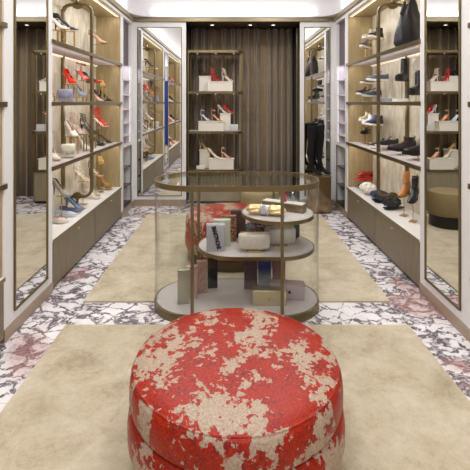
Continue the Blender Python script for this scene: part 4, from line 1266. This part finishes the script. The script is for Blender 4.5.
# perfume bottles on the white box
def bottle(px, d, z, h, r, mat, capm, label):
    t = thing('perfume_bottle', label, 'bottle', (inx(px, d), d, z))
    b = MB(); b.lathe([(r * .9, 0), (r, .004), (r, h * .55), (r * .8, h * .64), (r * .3, h * .68), (r * .3, h * .74)], n=16); b.build('body', mat, t, smooth=True)
    b = MB(); b.lathe([(r * .3, h * .742), (r * .55, h * .77), (r * .6, h * .9), (r * .3, h)], n=14); b.build('stopper', capm, t, smooth=True)
bottle(284, 3.375, ZU + .0705, .085, .022, cm((178, 44, 66), .15), cm((178, 44, 66), .15), 'small deep pink bottle on the long white-topped box')
bottle(293, 3.40, ZU + .0705, .10, .024, M_acr, M_acr, 'clear crystal bottle just right of the pink one')
bottle(302, 3.43, ZU + .0705, .095, .022, M_acr, M_acr, 'clear crystal bottle at right end of the long box')

# small white clutch box on brass stand tiers
t = upright(234, 6.70, Z2, .13, .06, .10, speckle('ice_glitter', (186, 190, 196), (240, 242, 244), 300), 'small icy glitter box clutch, middle tier of brass stand')
t = upright(200.5, 6.62, Z3, .13, .06, .055, M_plinth, 'small flat white box at left on lowest tier of brass stand', nm='gift_box')

# low trays and blocks on the wall shelves
def tray(s, pxa, pxb, xr, z, h, label, m=None):
    d0, d1 = sorted((lx(pxa, xr), lx(pxb, xr)))
    y = (d0 + d1) / 2; L_ = d1 - d0
    t = MB().box(-.06, .06, -L_ / 2, L_ / 2, 0, h, .002).build('display_tray', m or M_acr)
    t.location = (s * xr + CX, y, z + .002); tag(t, label, 'tray')
tray(1, 360, 366, 1.81, 1.602, .03, 'clear tray at far end, second shelf of right wall')
tray(1, 385, 392, 1.68, 1.602, .035, 'grey-blue box left of centre post, second shelf of right wall', cm((150, 158, 170), .4))
tray(1, 398, 403, 1.68, 1.602, .03, 'white block under the raised boot, second shelf of right wall', M_top)
tray(1, 352, 364, 1.74, .443, .012, 'thin clear tray at far end, base cabinet of right wall')

# niche contents
for s, side in ((-1, 'left'), (1, 'right')):
    its = [(1.30, .09, (226, 214, 216), 'pale bottle'), (1.12, .10, (214, 170, 180), 'pink bottle'), (.979, .09, (232, 228, 226), 'white bottle')] if s > 0 else [(.979, .12, (206, 170, 150), 'blush bottle')]
    for z, h, c, nm in its:
        t = thing('perfume_bottle', '%s on shelf of narrow niche at far end of %s wall' % (nm, side), 'bottle', (s * (W + .12), 6.12, z + .001))
        b = MB(); b.lathe([(.04, 0), (.042, h * .1), (.04, h * .5), (.018, h * .7), (.016, h * .8)], n=16); b.build('body', cm(c, .2), t, smooth=True)
        b = MB(); b.lathe([(.02, h * .802), (.022, h * .9), (.016, h)], n=14); b.build('cap', M_gold, t, smooth=True)
    for z, c in ((.378, (200, 170, 120)), (.648, (190, 130, 90))):
        o = MB().box(-.05, .05, -.08, .08, 0, .14, .006).build('gift_box', cm(c, .4)); o.location = (s * (W + .13), 6.09, z + .001)
        tag(o, 'small %s box on %s dark shelf of niche, %s wall' % ('gold' if c[1] == 170 else 'copper', 'middle' if z < .5 else 'upper', side), 'box')

# stock of the units that only the mirrors show
kinds = [('pump', ((222, 40, 22), TAN)), ('cage', (GLD, GLD)), ('pump', (BLK, BLK)), ('sandal', (NUD, TAN)), ('pump', (WHT, TAN))]
i = 0
for z in (2.127, 1.602, 1.057, .443):
    for y in (.75, 1.05, 1.35, 1.9, 2.2, 2.5):
        k, c = kinds[i % 5]; i += 1
        o = make(k, *c); o.location = (-W - .15, y, z + .003); o.rotation_euler = (0, 0, -.5); o.scale = (1.1,) * 3
        o['label'] = {'pump': 'pump', 'cage': 'gold caged sandal', 'sandal': 'nude sandal'}[k] + ' seen only as reflection in mirror left of curtain'
        if k == 'pump': o['label'] = {222: 'red', 24: 'black', 236: 'white'}[c[0][0]] + ' pump seen only as reflection in mirror left of curtain'
        o['category'] = 'shoe'; o['group'] = {'pump': o['label'].split()[0] + ' pumps', 'cage': 'gold sandals', 'sandal': 'nude sandals'}[k] + ' on the shelving behind the viewpoint'

# ------------------------------------------------------------------ lights
yc = (y0 + y1) / 2
UP = PI
COVE = 9.0
area('cove_led', (0, YF - .075, ZC + .03), (PI + math.radians(-25), 0, 0), 2.5, .04, COVE * .9, (1, .985, .98))
area('cove_led', (0, YB + .22, ZC + .03), (PI + math.radians(25), 0, 0), 2.5, .04, COVE * .9, (1, .985, .98))
for s in (-1, 1):
    area('cove_led', (s * (W - .07), 1.9, ZC + .03), (PI, s * math.radians(25), 0), .04, 8.0, COVE * 3.0, (1, .985, .98))
# unseen ceiling fill lamps, added to brighten the room softly from above
i = 0
for y in (-1.2, .5, 2.2, 3.9, 5.4):
    for x in (-.62, .62):
        i += 1
        t = thing('added_fill_lamp', 'square fill lamp added to white ceiling above the shop floor, out of view', 'ceiling light', (x, y, 3.27), 0, 'added ceiling fill lamps')
        MB().box(-.17, .17, -.17, .17, -.006, .004).build('frame', M_post, t)
        MB().box(-.15, .15, -.15, .15, -.010, -.0065).build('fill_diffuser', emis('fill_diffuser', (255, 252, 248), 3.0), t)
        area('added_fill_light', (x, y, 3.255), (0, 0, 0), .3, .3, 29.0, (1, .99, .975))
w = bpy.data.worlds.new('world'); sc.world = w; w.use_nodes = True
w.node_tree.nodes['Background'].inputs[0].default_value = (.8, .85, 1, 1); w.node_tree.nodes['Background'].inputs[1].default_value = .3
vs = sc.view_settings
vs.view_transform = 'Standard'; vs.look = 'None'; vs.gamma = 1.0; vs.use_curve_mapping = False; vs.exposure = -1.05
